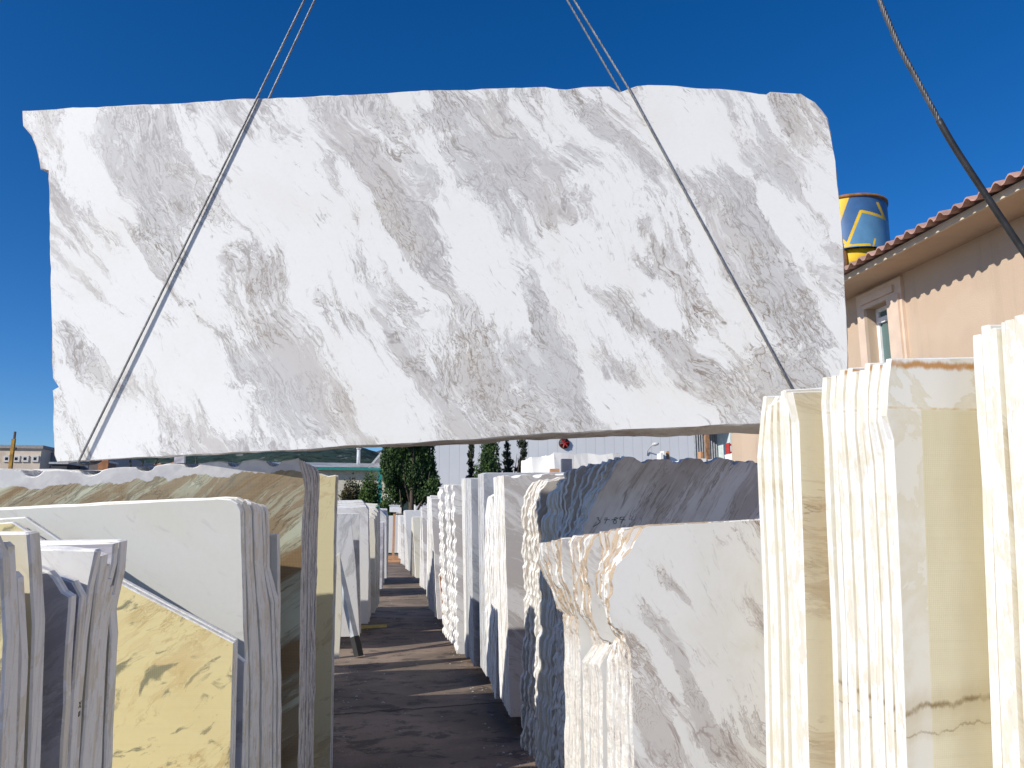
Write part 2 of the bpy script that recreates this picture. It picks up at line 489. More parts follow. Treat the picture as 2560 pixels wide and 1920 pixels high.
fa, fb = resample(fp, bp, .03)
org_tmp = ((min(p[0] for p in fa)+max(p[0] for p in fa))/2, min(p[1] for p in fa))
def hl(u, v):
    a, b = hang_plane.px(u, v); return a-org_tmp[0], b-org_tmp[1]
SC = HD/F*1.02
def blob(u0, v0, u1, v1, wd, wt):
    (x0, z0), (x1, z1) = hl(u0, v0), hl(u1, v1)
    ln = math.hypot(x1-x0, z1-z0)
    return ((x0+x1)/2, (z0+z1)/2, ln/2+wd*SC*.5, wd*SC, math.degrees(math.atan2(-(z1-z0), x1-x0)), wt)
W_, G_ = -.42, .20
hang_blobs = [
    blob(1090, 520, 1330, 800, 120, W_), blob(1640, 260, 1850, 400, 130, W_), blob(620, 300, 880, 760, 110, -.30),
    blob(1380, 560, 1560, 700, 70, W_), blob(1600, 700, 1700, 850, 60, W_), blob(450, 560, 560, 800, 60, -.30),
    blob(1480, 990, 1800, 1060, 70, W_), blob(200, 780, 330, 920, 70, -.25), blob(900, 980, 960, 1060, 70, -.25),
    blob(190, 380, 230, 520, 70, -.25), blob(240, 1010, 420, 1120, 80, -.25), blob(1900, 480, 1960, 560, 70, -.30),
    blob(380, 290, 560, 660, 80, G_), blob(830, 280, 1180, 780, 75, G_*1.2), blob(240, 300, 480, 700, 55, G_),
    blob(1440, 700, 1880, 1030, 42, G_*1.2), blob(1340, 710, 1440, 1050, 60, G_), blob(660, 800, 760, 1060, 80, G_),
    blob(140, 800, 280, 1000, 55, G_), blob(1700, 420, 2060, 900, 95, G_*.9), blob(1950, 260, 2000, 480, 60, G_),
    blob(860, 300, 1240, 280, 60, G_*.8), blob(1240, 300, 1330, 520, 50, G_*.8),
    blob(1850, 900, 2100, 1000, 70, G_), blob(560, 600, 700, 720, 55, G_*.8), blob(1130, 900, 1280, 1040, 60, G_*.7),
]
marble_hang = marble('marble_white_grey_veined', base=(.79, .79, .775), grey=(.565, .56, .555), vein=(.22, .17, .13), ang=57, scale=2.05, aniso=.24, cover=.50,
                     blobs=hang_blobs, veins=1.0, fine=.9, seed=3.1, vein2=(.38, .36, .355), stain=(.66, .58, .44), stain_amt=.13, rough=.5)
edge_hang = marble('marble_cut_edge', base=(.66, .63, .58), grey=(.45, .41, .38), vein=(.30, .19, .13), ang=56, scale=1.3, cover=.42, veins=.9, seed=3.1, rough=.7, grit=.25)
hang = make_slab('hanging_slab', hang_plane, 0, TH, fa, (marble_hang, edge_hang, marble_hang),
                 'huge white marble slab with grey and beige veins, hanging from two wire slings', 'marble slab', back=fb, rings=6, ramp=.006, seed=3, bevel=.004)

# ------------------------------------------------------------------ materials of the stacked slabs
M_cream_edge = edge_mat('edge_white_resin', cream_amt=.25, base=(.74, .735, .71), cream=(.68, .64, .54), dirt_amt=.22, rough_amt=.25)
M_left_edge = edge_mat('edge_sawn_beige', base=(.93, .90, .84), cream=(.84, .77, .64), cream_amt=.25, drips=False, dirt_amt=.35, dirt=(.46, .40, .32), blue=.25)
M_white_edge = edge_mat('edge_sawn_white', base=(.82, .81, .79), cream=(.70, .66, .56), cream_amt=.2, drips=False, dirt_amt=.35)
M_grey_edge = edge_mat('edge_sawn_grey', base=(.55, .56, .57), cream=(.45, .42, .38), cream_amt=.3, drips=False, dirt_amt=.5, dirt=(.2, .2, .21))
M_brown_edge = edge_mat('edge_broken_rusty', base=(.76, .755, .725), cream=(.43, .32, .21), cream_amt=1.15, drips=False, dirt_amt=.65, dirt=(.34, .29, .23), rough_amt=2.5, blue=.25, zlim=1.38)
M_plain_white = marble('marble_plain_white', base=(.76, .75, .725), grey=(.60, .59, .58), vein=(.46, .40, .34), ang=38, cover=.28, veins=.5, seed=11, fine=.35)
M_grey_streak = marble('marble_grey_streaked', base=(.72, .71, .70), grey=(.50, .48, .47), vein=(.34, .29, .25), ang=32, aniso=.16, cover=.48, veins=.7, seed=21, fine=.7, scale=1.3)
M_speckle = marble('marble_grey_flecked', base=(.64, .635, .625), grey=(.45, .45, .45), vein=(.30, .29, .28), ang=110, aniso=.25, cover=.5, veins=.6, seed=31, fine=1.0, scale=1.6)
M_blue_shade = marble('marble_blue_shade', base=(.44, .46, .50), grey=(.32, .34, .38), vein=(.13, .14, .17), ang=20, aniso=.3, cover=.5, veins=.6, seed=41, scale=1.4)  # darker bluish tone puts the shade on these bundles into the marble colour
M_cream_face = marble('marble_cream', base=(.78, .74, .62), grey=(.66, .60, .46), vein=(.45, .36, .22), ang=40, cover=.35, veins=.5, seed=51, scale=1.5)
M_dark_rough = marble('marble_split_dark', base=(.80, .78, .74), grey=(.52, .50, .47), vein=(.13, .10, .08), ang=115, aniso=.2, cover=.7, veins=.8, seed=61, scale=1.5, stain=(.30, .17, .06), stain_amt=.35, grit=.3)
M_dark_rough_edge = edge_mat('edge_split_dark', base=(.80, .78, .73), cream=(.60, .56, .50), cream_amt=.5, drips=False, dirt_amt=.6, dirt=(.16, .13, .10), rough_amt=1.2)
M_green = marble('marble_green_netted', wa=.5, base=(.66, .67, .54), grey=(.36, .32, .22), vein=(.16, .12, .075), ang=-32, aniso=.22, cover=.42, veins=1.0, seed=71, scale=1.15, mesh=.5,
                 mesh_tint=(.90, .90, .74), vein2=(.22, .22, .20), fine=.8, dark=(.24, .15, .075), dark_amt=1.5, rough=.25)
M_yellow = marble('marble_yellow_netted', base=(.78, .71, .47), grey=(.70, .60, .38), vein=(.36, .24, .10), ang=-35, aniso=.3, cover=.36, veins=.8, seed=83, scale=1.8, mesh=.8,
                  mesh_tint=(.98, .92, .70), dark=(.25, .25, .19), dark_amt=.45, dscale=6.5, rough=.4, stain=(.68, .56, .33), stain_amt=.3)
M_yellow_pale = marble('marble_pale_yellow_netted', base=(.80, .74, .50), grey=(.62, .50, .30), vein=(.30, .20, .10), ang=-42, aniso=.14, cover=.36, veins=.9, seed=88, scale=1.3, mesh=.5, mesh_tint=(.95, .92, .78))
M_tan_net = marble('marble_tan_netted', base=(.74, .67, .50), grey=(.60, .50, .35), vein=(.28, .19, .10), ang=8, aniso=.2, cover=.4, veins=.8, seed=188, scale=1.2, mesh=.5, mesh_tint=(.95, .90, .76), wa=.5)
M_left_white = marble('marble_white_polished', base=(.64, .635, .59), grey=(.50, .49, .49), vein=(.42, .39, .36), ang=30, cover=.22, veins=.4, seed=91, scale=1.1, stain=(.58, .55, .44), stain_amt=.5)
M_lilac = marble('marble_lilac_grey', base=(.60, .58, .60), grey=(.42, .40, .43), vein=(.25, .22, .22), ang=-25, cover=.5, veins=.5, seed=101, scale=2.0)
M_cream_back = marble('marble_cream_worn', base=(.72, .69, .60), grey=(.60, .55, .44), vein=(.40, .33, .22), ang=70, cover=.4, veins=.4, seed=111, scale=1.5, stain=(.60, .50, .25), stain_amt=.5)
M_rust_face = plain('rust_orange_stone', (.34, .12, .03), .7, .5, 9, .3, dirt=(.7, .6, .5), dirt_amt=.8)
M_brown = marble('marble_white_brown_vein', base=(.74, .735, .715), grey=(.49, .465, .455), vein=(.27, .18, .12), ang=58, aniso=.22, cover=.27, veins=.9, seed=121, scale=1.15, fine=.5, grit=.04)
M_3784 = marble('marble_grey_brown_streaks', base=(.95, .94, .90), grey=(.70, .665, .62), vein=(.24, .18, .13), ang=-55, wa=.35, aniso=.10, cover=.5, veins=1.0, seed=131, scale=1.15, fine=1.0,
                vein2=(.20, .20, .21), stain=(.46, .37, .27), stain_amt=.5, rough=.6)

# ------------------------------------------------------------------ right row, nearest first
stack('tall resin stained stack cut off by the right border', 1.24, 1.46, 8,
      [('b', 2690, 1900), (2640, 1400), (2606, 900), (2596, 772), (2900, 760), ('w', 2.2, 2.10), ('w', 2.2, .18)],
      [('b', 2502, 1900), (2478, 1200), (2458, 900), (2456, 826), (2900, 830), ('w', 2.2, 2.10), ('w', 2.2, .18)],
      M_cream_face, M_cream_edge, jit=.008, seed=2, amp=.0012, step=.15)
r2 = stack('thick cream resin stack with the rust stained top', 1.52, 1.77, 12,
      [('b', 2274, 1900), (2255, 1500), (2236, 1100), (2218, 1040), (2222, 960), (2232, 897), (2470, 893), ('w', 2.3, 2.12), ('w', 2.3, .18)],
      [('b', 2101, 1900), (2090, 1600), (2076, 1300), (2068, 1100), (2062, 1010), (2066, 941), (2300, 930), ('w', 2.3, 2.08), ('w', 2.3, .18)],
      None, M_cream_edge, fill=.97, jit=.008, seed=3, amp=.0012, step=.15,
      first='cream marble slab with netted face, rust line along its top and a dark crack low down')
r3a = stack('narrow bundle between the shorter brown veined slabs and the rust topped stack', 1.82, 1.87, 1,
      [('b', 2030, 1900), (2010, 1400), (1998, 1050), (1984, 975), (2090, 972), ('w', 2.5, 2.10), ('w', 2.5, .18)],
      [('b', 2030, 1900), (2010, 1400), (1998, 1050), (1984, 975), (2090, 972), ('w', 2.5, 2.10), ('w', 2.5, .18)],
      M_tan_net, M_cream_edge, seed=4, amp=.0012, step=.15, fill=.8, first='netted cream slab with brown veins in front of the narrow bundle beside the short brown edged slabs', group='slabs in the narrow netted bundle')
stack('narrow white edged bundle behind the netted cream slab', 1.89, 2.05, 8,
      [('b', 2006, 1900), (1990, 1500), (1975, 1200), (1966, 1000), (1962, 978), (2090, 972), ('w', 2.5, 2.06), ('w', 2.5, .18)],
      [('b', 1930, 1900), (1920, 1500), (1908, 1250), (1904, 1140), (1914, 1030), (1920, 985), (2060, 980), ('w', 2.5, 2.06), ('w', 2.5, .18)],
      M_cream_face, M_cream_edge, seed=5, amp=.0012, step=.15, jit=.010)
# the short slabs with the broken brown corner, three bundles
BRT = 1.62
r4 = stack('front bundle of short slabs with broken rusty ends', 2.30, 2.51, 9,
      [('b', 1592, 1900), (1578, 1700), (1572, 1640), (1560, 1590), (1525, 1560), (1520, 1500), (1530, 1440), (1548, 1400), (1575, 1375), (1600, 1340), (1620, 1315), (1905, 1300), ('w', 2.3, 1.78), ('w', 2.3, .18)],
      [('b', 1520, 1900), (1518, 1700), (1518, 1655), (1545, 1600), (1530, 1560), (1500, 1480), (1490, 1440), (1500, 1400), (1500, 1375), (1500, 1345), (1500, 1330), (1800, 1312), ('w', 2.3, 1.74), ('w', 2.3, .18)],
      M_brown, M_brown_edge, seed=6, amp=.016, shared=.02, step=.018, jit=.004, cor=.55, fill=.96, ramp=.006, zr=-.42, rings=2, keep=(10, 11, 12, 13),
      first='white slab with a brown veined broken corner and grey streaks, front of the short stack')
stack('middle bundle of short slabs with broken rusty ends', 2.535, 2.75, 9,
      [('b', 1508, 1900), (1505, 1700), (1500, 1665), (1530, 1610), (1500, 1590), (1480, 1520), (1470, 1450), (1475, 1400), (1480, 1370), (1490, 1350), (1495, 1336), (1800, 1320), ('w', 2.3, 1.73), ('w', 2.3, .18)],
      [('b', 1464, 1900), (1462, 1700), (1458, 1655), (1485, 1615), (1480, 1590), (1450, 1520), (1435, 1450), (1430, 1400), (1430, 1375), (1430, 1355), (1430, 1342), (1750, 1326), ('w', 2.3, 1.72), ('w', 2.3, .18)],
      M_brown, M_brown_edge, seed=7, amp=.016, shared=.02, step=.018, jit=.004, cor=.55, fill=.96, ramp=.006, zr=-.42, rings=2, keep=(10, 11, 12, 13))
stack('rear bundle of short slabs with broken rusty ends', 2.775, 3.01, 9,
      [('b', 1452, 1900), (1452, 1700), (1452, 1600), (1448, 1550), (1440, 1530), (1430, 1500), (1410, 1440), (1405, 1400), (1405, 1380), (1405, 1360), (1405, 1348), (1700, 1330), ('w', 2.3, 1.71), ('w', 2.3, .18)],
      [('b', 1415, 1900), (1413, 1700), (1412, 1600), (1410, 1530), (1392, 1522), (1385, 1490), (1366, 1440), (1350, 1400), (1342, 1380), (1340, 1368), (1344, 1360), (1650, 1340), ('w', 2.3, 1.70), ('w', 2.3, .18)],
      M_brown, M_brown_edge, seed=8, amp=.016, shared=.02, step=.018, jit=.004, cor=.55, fill=.96, ramp=.006, zr=-.42, rings=2, keep=(10, 11, 12, 13))
# scalloped slabs in the shade of the hanging one
TOPSC = [(10, 10, .17, .030, .028)]
r5 = stack('shaded bundle with drilled wavy edges and pencilled number', 3.92, 4.26, 8,
      [('b', 1420, 1880, .34), (1420, 1600), (1425, 1440), (1450, 1345), (1470, 1290), (1495, 1240), (1520, 1200), (1543, 1165), (1552, 1152), (1560, 1147), ('w', 3.2, 2.075), ('w', 3.2, .34)],
      [('b', 1386, 1880, .34), (1388, 1600), (1390, 1440), (1396, 1345), (1400, 1290), (1402, 1240), (1405, 1205), (1412, 1185), (1425, 1174), (1440, 1176), ('w', 3.2, 2.02), ('w', 3.2, .34)],
      M_3784, M_dark_rough_edge, seed=9, amp=.018, shared=.014, step=.016, jit=.004, cor=.8, fill=.995, sc=[(0, 6, .19, .024, .010), (7, 8, .1, .02, .012), (9, 9, .17, .028, .026)], keep=(10, 11),
      first='grey white slab with slanting brown streaks, notched top and a pencilled number', overrides={k: M_dark_rough for k in range(3, 8)})
stack('sunlit cream edged bundle beside the dark drilled slabs', 4.30, 4.52, 6,
      [('b', 1378, 1880, .34), (1378, 1600), (1392, 1480), (1398, 1400), (1396, 1300), (1396, 1250), (1400, 1203), (1440, 1190), ('w', 3.0, 1.95), ('w', 3.0, .34)],
      [('b', 1338, 1880, .34), (1342, 1600), (1350, 1480), (1350, 1345), (1356, 1300), (1374, 1240), (1392, 1212), (1430, 1190), ('w', 3.0, 1.95), ('w', 3.0, .34)],
      M_cream_face, M_cream_edge, seed=10, amp=.006, shared=.01, step=.03, jit=.008, cor=.5, sc=[(0, 5, .17, .032, .018)], keep=(8, 9))
stack('dark bundle with drilled wavy ends beside the smooth white faced stack', 4.56, 4.86, 7,
      [('b', 1346, 1880, .34), (1345, 1600), (1345, 1480), (1345, 1345), (1345, 1280), (1352, 1235), (1370, 1205), (1440, 1190), ('w', 3.0, 1.95), ('w', 3.0, .34)],
      [('b', 1307, 1880, .34), (1308, 1600), (1312, 1480), (1310, 1345), (1311, 1265), (1320, 1230), (1336, 1207), (1400, 1200), ('w', 3.0, 1.93), ('w', 3.0, .34)],
      M_dark_rough, M_dark_rough_edge, seed=11, amp=.016, shared=.012, step=.016, jit=.004, cor=.8, fill=.995, sc=[(0, 5, .2, .026, .012)], keep=(8, 9))
stack('smooth white faced stack with the scalloped top', 6.3, 6.85, 12,
      [('b', 1276, 1795), (1258, 1190), (1450, 1183), ('w', 3.4, 2.12), ('w', 3.4, .18)],
      [('b', 1251, 1774), (1235, 1194), (1420, 1187), ('w', 3.4, 2.12), ('w', 3.4, .18)],
      M_grey_streak, M_white_edge, seed=12, amp=.004, sc=[(1, 1, .2, .045, .028)], jit=.004, keep=(3,),
      first='white slab with slanting grey streaks and scalloped top, facing us beside the aisle')
stack('rough ended bundle beside the smooth white faced stack', 6.95, 7.75, 12,
      [('b', 1240, 1764), (1242, 1500), (1238, 1300), (1232, 1244), (1238, 1236), ('w', 3.0, 1.85), ('w', 3.0, .18)],
      [('b', 1220, 1703), (1214, 1500), (1214, 1290), (1222, 1246), (1232, 1240), ('w', 3.0, 1.85), ('w', 3.0, .18)],
      M_grey_streak, M_white_edge, seed=13, amp=.010, shared=.012, jit=.006)
stack('shade-tinted blue bundle standing behind the rough ended one', 7.95, 8.35, 8,
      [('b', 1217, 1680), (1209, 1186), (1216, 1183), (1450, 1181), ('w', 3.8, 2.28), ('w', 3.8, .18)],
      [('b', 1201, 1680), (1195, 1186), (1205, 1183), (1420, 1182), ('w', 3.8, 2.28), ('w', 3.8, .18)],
      M_blue_shade, M_grey_edge, seed=14, amp=.003, jit=.004,
      first='shade-tinted blue slab with the straight top, behind the scalloped white stack')
stack('shade-tinted bundle nearest the aisle behind the notched white slabs', 8.5, 8.95, 8,
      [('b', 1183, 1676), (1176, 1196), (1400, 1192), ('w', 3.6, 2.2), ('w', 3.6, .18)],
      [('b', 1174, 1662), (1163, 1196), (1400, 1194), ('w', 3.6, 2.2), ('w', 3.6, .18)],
      M_blue_shade, M_grey_edge, seed=15, amp=.003, jit=.004)
stack('thin white edged pair beside the shade-tinted bundle', 9.05, 9.15, 3,
      [('b', 1166, 1650), (1161, 1198), (1300, 1196), ('w', 3.6, 2.2), ('w', 3.6, .18)],
      [('b', 1163, 1645), (1155, 1196), (1300, 1194), ('w', 3.6, 2.2), ('w', 3.6, .18)],
      M_plain_white, M_white_edge, seed=16, amp=.003, jit=.003)
for q, (y0, y1, n_, uf, ub, vt, sd_) in enumerate([(9.3, 9.6, 4, (1144, 1132), (1140, 1128), 1213, 17), (9.75, 10.2, 4, (1138, 1120), (1124, 1111), 1212, 18), (10.4, 10.9, 4, (1118, 1101), (1108, 1096), 1219, 19)]):
    stack(['front', 'middle', 'rear'][q]+' bundle of the white slabs with beaded drilled edges', y0, y1, n_,
      [('b', uf[0], 1640-q*10), (uf[1], vt), (uf[1]+80, vt), ('w', 3.6, 2.2), ('w', 3.6, .18)],
      [('b', ub[0], 1635-q*10), (ub[1], vt), (ub[1]+80, vt), ('w', 3.6, 2.2), ('w', 3.6, .18)],
      M_grey_streak, M_white_edge, seed=sd_, amp=.008, shared=.01, sc=[(0, 0, .16, .035, .022)], jit=.006, step=.05)
stack('narrow rust stained slab pair in the right row', 11.3, 11.4, 2,
      [('b', 1110, 1590), (1098, 1440), (1105, 1425), (1180, 1400), ('w', 2.0, 1.0), ('w', 2.0, .18)],
      [('b', 1108, 1590), (1097, 1440), (1104, 1425), (1180, 1400), ('w', 2.0, 1.0), ('w', 2.0, .18)],
      M_rust_face, M_white_edge, seed=20, amp=.01, jit=.003)
far_right = [  # Y, left px bottom/top, top px row, count, material, words
    (12.6, 13.0, 1097, 1088, 1075, 1245, 4, M_grey_streak, 'white bundle with the jagged corner behind the beaded slabs'),
    (13.6, 14.0, 1084, 1076, 1070, 1242, 4, M_plain_white, 'leaning thin bundle behind the jagged white one'),
    (15.6, 16.1, 1073, 1070, 1069, 1300, 4, M_plain_white, 'shorter white bundle in the far right row'),
    (18.0, 18.6, 1064, 1050, 1052, 1270, 4, M_grey_streak, 'grey faced bundle before the yellowish far one'),
    (21.5, 22.3, 1042, 1026, 1029, 1294, 4, M_cream_face, 'yellowish bundle in the far right row'),
    (24.5, 25.2, 1022, 1014, 1008, 1278, 3, M_plain_white, 'tall white bundle behind the yellowish far one'),
    (27.5, 28.2, 1010, 1002, 1003, 1308, 3, M_grey_streak, 'low grey bundle far down the right row'),
    (31.0, 32.0, 1005, 997, 998, 1290, 3, M_plain_white, 'white bundle near the end of the right row'),
    (36.0, 37.0, 999, 994, 996, 1292, 3, M_plain_white, 'last white bundle of the right row'),
]
for y0, y1, ubf, ubb, ut, vt, n_, mt, words in far_right:
    stack(words, y0, y1, n_, [('b', ubf, 1400), (ut+4, vt), ('w', onY(ut, vt, y0).x+2.6, onY(ut, vt, y0).z+.03), ('w', onY(ut, vt, y0).x+2.6, .18)],
          [('b', ubb, 1400), (ut, vt), ('w', onY(ut, vt, y1).x+2.6, onY(ut, vt, y1).z+.03), ('w', onY(ut, vt, y1).x+2.6, .18)],
          mt, M_white_edge, seed=y0, amp=.012, jit=.02, step=.15, lean=R(4))

# ------------------------------------------------------------------ left row, nearest first
def poly_slab(Y, outline, face, edge, label, t=.02, lean=R(5), amp=.002, step=.05, name='marble_slab', group=None, keep=(), seed=1.0, yaw=None, sc=()):
    yaw = CUR_YAW if yaw is None else yaw
    pl = Plane(Y, yaw, lean)
    P = ease([pl.res(p) for p in outline], step, amp, seed, sc, 0, 0, keep)
    return make_slab(name, pl, 0, t, P, (face, edge, face), label, 'marble slab', group, seed=seed)
LY = R(-8)
CUR_YAW = LY
LG = 'worn cream slabs in the lower left corner'
poly_slab(1.02, [('w', -1.5, .18), (-330, 1300), (-40, 1300), (2, 1395), (12, 1600), ('b', 45, 1920)], M_yellow, M_left_edge, 'cream slab with green and yellow stains cut off by the left border', group=LG, seed=1)
poly_slab(1.057, [('w', -1.5, .18), (-330, 1350), (5, 1356), (18, 1368), (30, 1600), ('b', 62, 1920)], M_cream_back, M_left_edge, 'cream slab with a yellow stained end, second from the lower left corner', group=LG, seed=2)
poly_slab(1.10, [('w', -1.5, .18), (-330, 1425), (27, 1432), (40, 1446), (50, 1650), ('b', 78, 1920)], M_cream_back, M_left_edge, 'lowest topped cream slab beside the left border', group=LG, seed=3)
poly_slab(1.15, [('w', -1.5, .18), (-330, 1334), (60, 1331), (71, 1336), (85, 1560), ('b', 122, 1920)], M_cream_back, M_left_edge, 'tall smooth cream slab with a lit top corner near the left border', group=LG, t=.03, seed=4)
# grey bundle
GB = 'slabs in the grey bundle behind the cream corner slabs'
poly_slab(1.24, [('w', -1.6, .18), ('w', -1.6, 1.6), (80, 1413), (122, 1428), (138, 1445), (158, 1478), (178, 1492), (176, 1530), (166, 1680), ('b', 148, 1920)], M_lilac, M_left_edge,
          'lilac grey slab with a jagged broken corner and darker band across', group=GB, seed=5, amp=.004)
poly_slab(1.275, [('w', -1.6, .18), ('w', -1.6, 1.6), (100, 1432), (150, 1441), (180, 1455), (203, 1492), (194, 1600), (180, 1760), ('b', 166, 1920)], M_lilac, M_left_edge,
          'lilac slab with a pointed broken top just behind the jagged one', group=GB, seed=6, amp=.004)
poly_slab(1.305, [('w', -1.6, .18), ('w', -1.6, 1.66), (78, 1372), (236, 1374), (241, 1380), (222, 1470), (206, 1600), (192, 1760), ('b', 176, 1920)], M_plain_white, M_left_edge,
          'pale slab with a square sunlit top corner in the grey bundle', group=GB, seed=7)
for k, (ut, vt, um, ub) in enumerate([(252, 1390, 226, 184), (258, 1416, 232, 194), (246, 1440, 237, 202), (262, 1452, 241, 210), (268, 1470, 246, 218), (272, 1490, 251, 226)]):
    poly_slab(1.335+.025*k, [('w', -1.6, .18), ('w', -1.6, 1.66), (100, 1368), (ut-40, vt-12), (ut, vt), (um+4, 1560), (um-2, 1640), ('b', ub, 1920)], M_cream_back, M_left_edge,
              f'thin sawn slab, {ORD[k]} behind the square topped pale one in the grey bundle', group=GB, seed=8+k, amp=.004, t=.027)
poly_slab(1.495, [('w', -1.6, .18), ('w', -1.6, 1.68), (90, 1360), (268, 1357), (285, 1359), (281, 1410), (266, 1470), (258, 1560), ('b', 244, 1920)], M_lilac, M_left_edge,
          'grey mottled slab with sunlit top behind the thin sawn ones', group=GB, seed=15)
poly_slab(1.525, [('w', -1.6, .18), ('w', -1.6, 1.69), (90, 1354), (290, 1352), (301, 1355), (296, 1430), (280, 1500), (274, 1530), (278, 1590), (272, 1700), ('b', 262, 1920)], M_cream_back, M_left_edge,
          'tallest and rearmost slab of the grey bundle, beside the yellow netted slab', group=GB, seed=16, t=.03)
# yellow netted slab with the cut corner
ye = poly_slab(2.33, [('w', -2.9, .18), ('w', -2.9, 1.62), (30, 1305), (115, 1357), (290, 1453), (585, 1607), ('b', 582, 1920)], M_yellow, M_left_edge,
          'yellow netted slab with a slanting top and dark flecks', seed=17, t=.02)
poly_slab(2.365, [('w', -2.9, .18), ('w', -2.9, 1.645), (62, 1293), (155, 1355), (300, 1447), (590, 1600), ('b', 590, 1920)], M_left_white, M_left_edge,
          'white slab with the same slanting top, close behind the yellow netted one', seed=18, t=.02)
poly_slab(2.42, [('w', -2.9, .18), ('w', -2.9, 1.4), (500, 1600), (590, 1638), (612, 1656), ('b', 614, 1920)], M_lilac, M_left_edge,
          'dark veined grey slab showing as a strip beside the yellow netted one', seed=19, t=.02)
l4 = stack('sawn white bundle left of the green slabs', 2.5, 2.93, 14,
      [('b', 622, 1920), (612, 1700), (606, 1560), (602, 1400), (598, 1275), (590, 1255), (572, 1245), (545, 1243), ('w', -3.1, 1.70), ('w', -3.1, .18)],
      [('b', 712, 1920), (700, 1700), (692, 1500), (672, 1420), (668, 1280), (664, 1268), (655, 1264), (600, 1262), ('w', -3.1, 1.66), ('w', -3.1, .18)],
      M_left_white, M_left_edge, yaw=LY, seed=22, jit=.006, amp=.003, first='big smooth white slab with a rounded top corner and faint yellow tint')
poly_slab(2.936, [('b', 640, 1920), (660, 1400), (664, 1336), (694, 1335), (696, 1500), ('b', 708, 1920)], M_left_white, M_left_edge, 'small white offcut slab standing upright before the green netted slab', seed=23, t=.03)
gr = stack('green netted bundle under the hanging slab', 3.2, 3.66, 14,
      [('b', 752, 1920), (750, 1700), (752, 1500), (756, 1300), (762, 1225), (758, 1195), (750, 1170), (744, 1147), (736, 1152), (610, 1155), (420, 1163), (200, 1180), ('w', -3.6, 1.96), ('w', -3.6, .18)],
      [('b', 786, 1920), (786, 1700), (789, 1500), (794, 1300), (797, 1225), (798, 1195), (796, 1180), (790, 1172), (780, 1170), (640, 1165), (430, 1168), (210, 1186), ('w', -3.6, 1.98), ('w', -3.6, .18)],
      M_green, M_dark_rough_edge, yaw=0.0, seed=24, jit=.005, amp=.004, step=.03, sc=[(8, 11, .17, .03, .03)], keep=(12, 13), back=None, overrides={k: M_lilac for k in range(1, 14)},
      first='green netted slab with brown diagonal veins and a notched whitish top edge')
yd = stack('pale yellow netted bundle behind the green slabs', 4.08, 4.20, 3,
      [('b', 828, 1880, .5), (832, 1600), (838, 1300), (841, 1188), (832, 1189), (820, 1192), (800, 1185), ('w', -3.3, 2.0), ('w', -3.3, .5)],
      [('b', 832, 1870, .5), (837, 1600), (842, 1300), (846, 1190), (838, 1188), (825, 1192), (805, 1185), ('w', -3.3, 2.0), ('w', -3.3, .5)],
      M_yellow_pale, M_white_edge, yaw=0.0, seed=25, jit=.003, amp=.004, first='pale yellow netted slab with brown veins seen as a strip left of the aisle')
for y0, y1, n_, sd_, words in ((5.0, 5.5, 6, 41, 'first white bundle hidden behind the pale yellow slabs'), (6.1, 6.6, 6, 42, 'second white bundle hidden behind the pale yellow slabs'), (7.6, 7.95, 4, 43, 'third white bundle hidden behind the pale yellow slabs')):
    stack(words, y0, y1, n_, [('w', -3.3, .18), ('w', -3.3, 1.95), ('w', -.088*y0, 1.95), ('w', -.085*y0, .18)], [('w', -3.3, .18), ('w', -3.3, 1.95), ('w', -.088*y1, 1.95), ('w', -.085*y1, .18)],
          M_plain_white, M_white_edge, seed=sd_, jit=.01, amp=.004)
CUR_YAW = 0.0
# further left stacks
poly_slab(9.2, [('w', -3.2, .18), (830, 1400), (850, 1380), (856, 1500), ('b', 850, 1590)], M_cream_face, M_white_edge, 'low cream slab ends behind the leaning steel beam', seed=31)
poly_slab(10.9, [('w', -3.4, .18), ('w', -3.4, 1.9), (850, 1284), (876, 1283), (888, 1400), ('b', 900, 1575)], M_speckle, M_white_edge, 'grey flecked slab with a slanting side behind the steel beam', seed=32, t=.03)
poly_slab(11.2, [('w', -3.4, .18), ('w', -3.4, 1.9), (850, 1284), (898, 1284), (899, 1400), ('b', 903, 1570)], M_speckle, M_white_edge, 'grey flecked slab with a straight side behind the slanting one', seed=33, t=.03)
stack('clean white bundle behind the grey flecked slabs', 12.2, 12.9, 5,
      [('b', 921, 1528), (922, 1400), (920, 1275), (915, 1267), (848, 1270), ('w', -3.6, 1.93), ('w', -3.6, .18)],
      [('b', 929, 1515), (926, 1400), (923, 1270), (905, 1249), (848, 1251), ('w', -3.6, 2.1), ('w', -3.6, .18)],
      M_plain_white, M_white_edge, seed=34, jit=.01, amp=.004)
stack('cream bundle with the green painted arrow', 13.6, 14.6, 5,
      [('b', 938, 1500), (938, 1350), (935, 1298), (925, 1295), ('w', -3.4, 1.8), ('w', -3.4, .18)],
      [('b', 948, 1475), (949, 1350), (949, 1270), (942, 1259), ('w', -3.4, 2.1), ('w', -3.4, .18)],
      M_cream_face, M_white_edge, seed=35, jit=.01, amp=.004)
stack('shaded grey bundle far down the left row', 18.2, 19.2, 4,
      [('b', 957, 1400), (959, 1320), (959, 1307), ('w', -3.6, 1.7), ('w', -3.6, .18)],
      [('b', 962, 1400), (961, 1320), (960, 1307), ('w', -3.6, 1.7), ('w', -3.6, .18)],
      M_lilac, M_white_edge, seed=36, jit=.01, amp=.004)
stack('light grey bundle far down the left row', 21.5, 22.8, 4,
      [('b', 968, 1378), (966, 1290), (950, 1273), ('w', -3.6, 2.1), ('w', -3.6, .18)],
      [('b', 972, 1370), (971, 1290), (968, 1273), ('w', -3.6, 2.1), ('w', -3.6, .18)],
      M_plain_white, M_white_edge, seed=37, jit=.01, amp=.004)
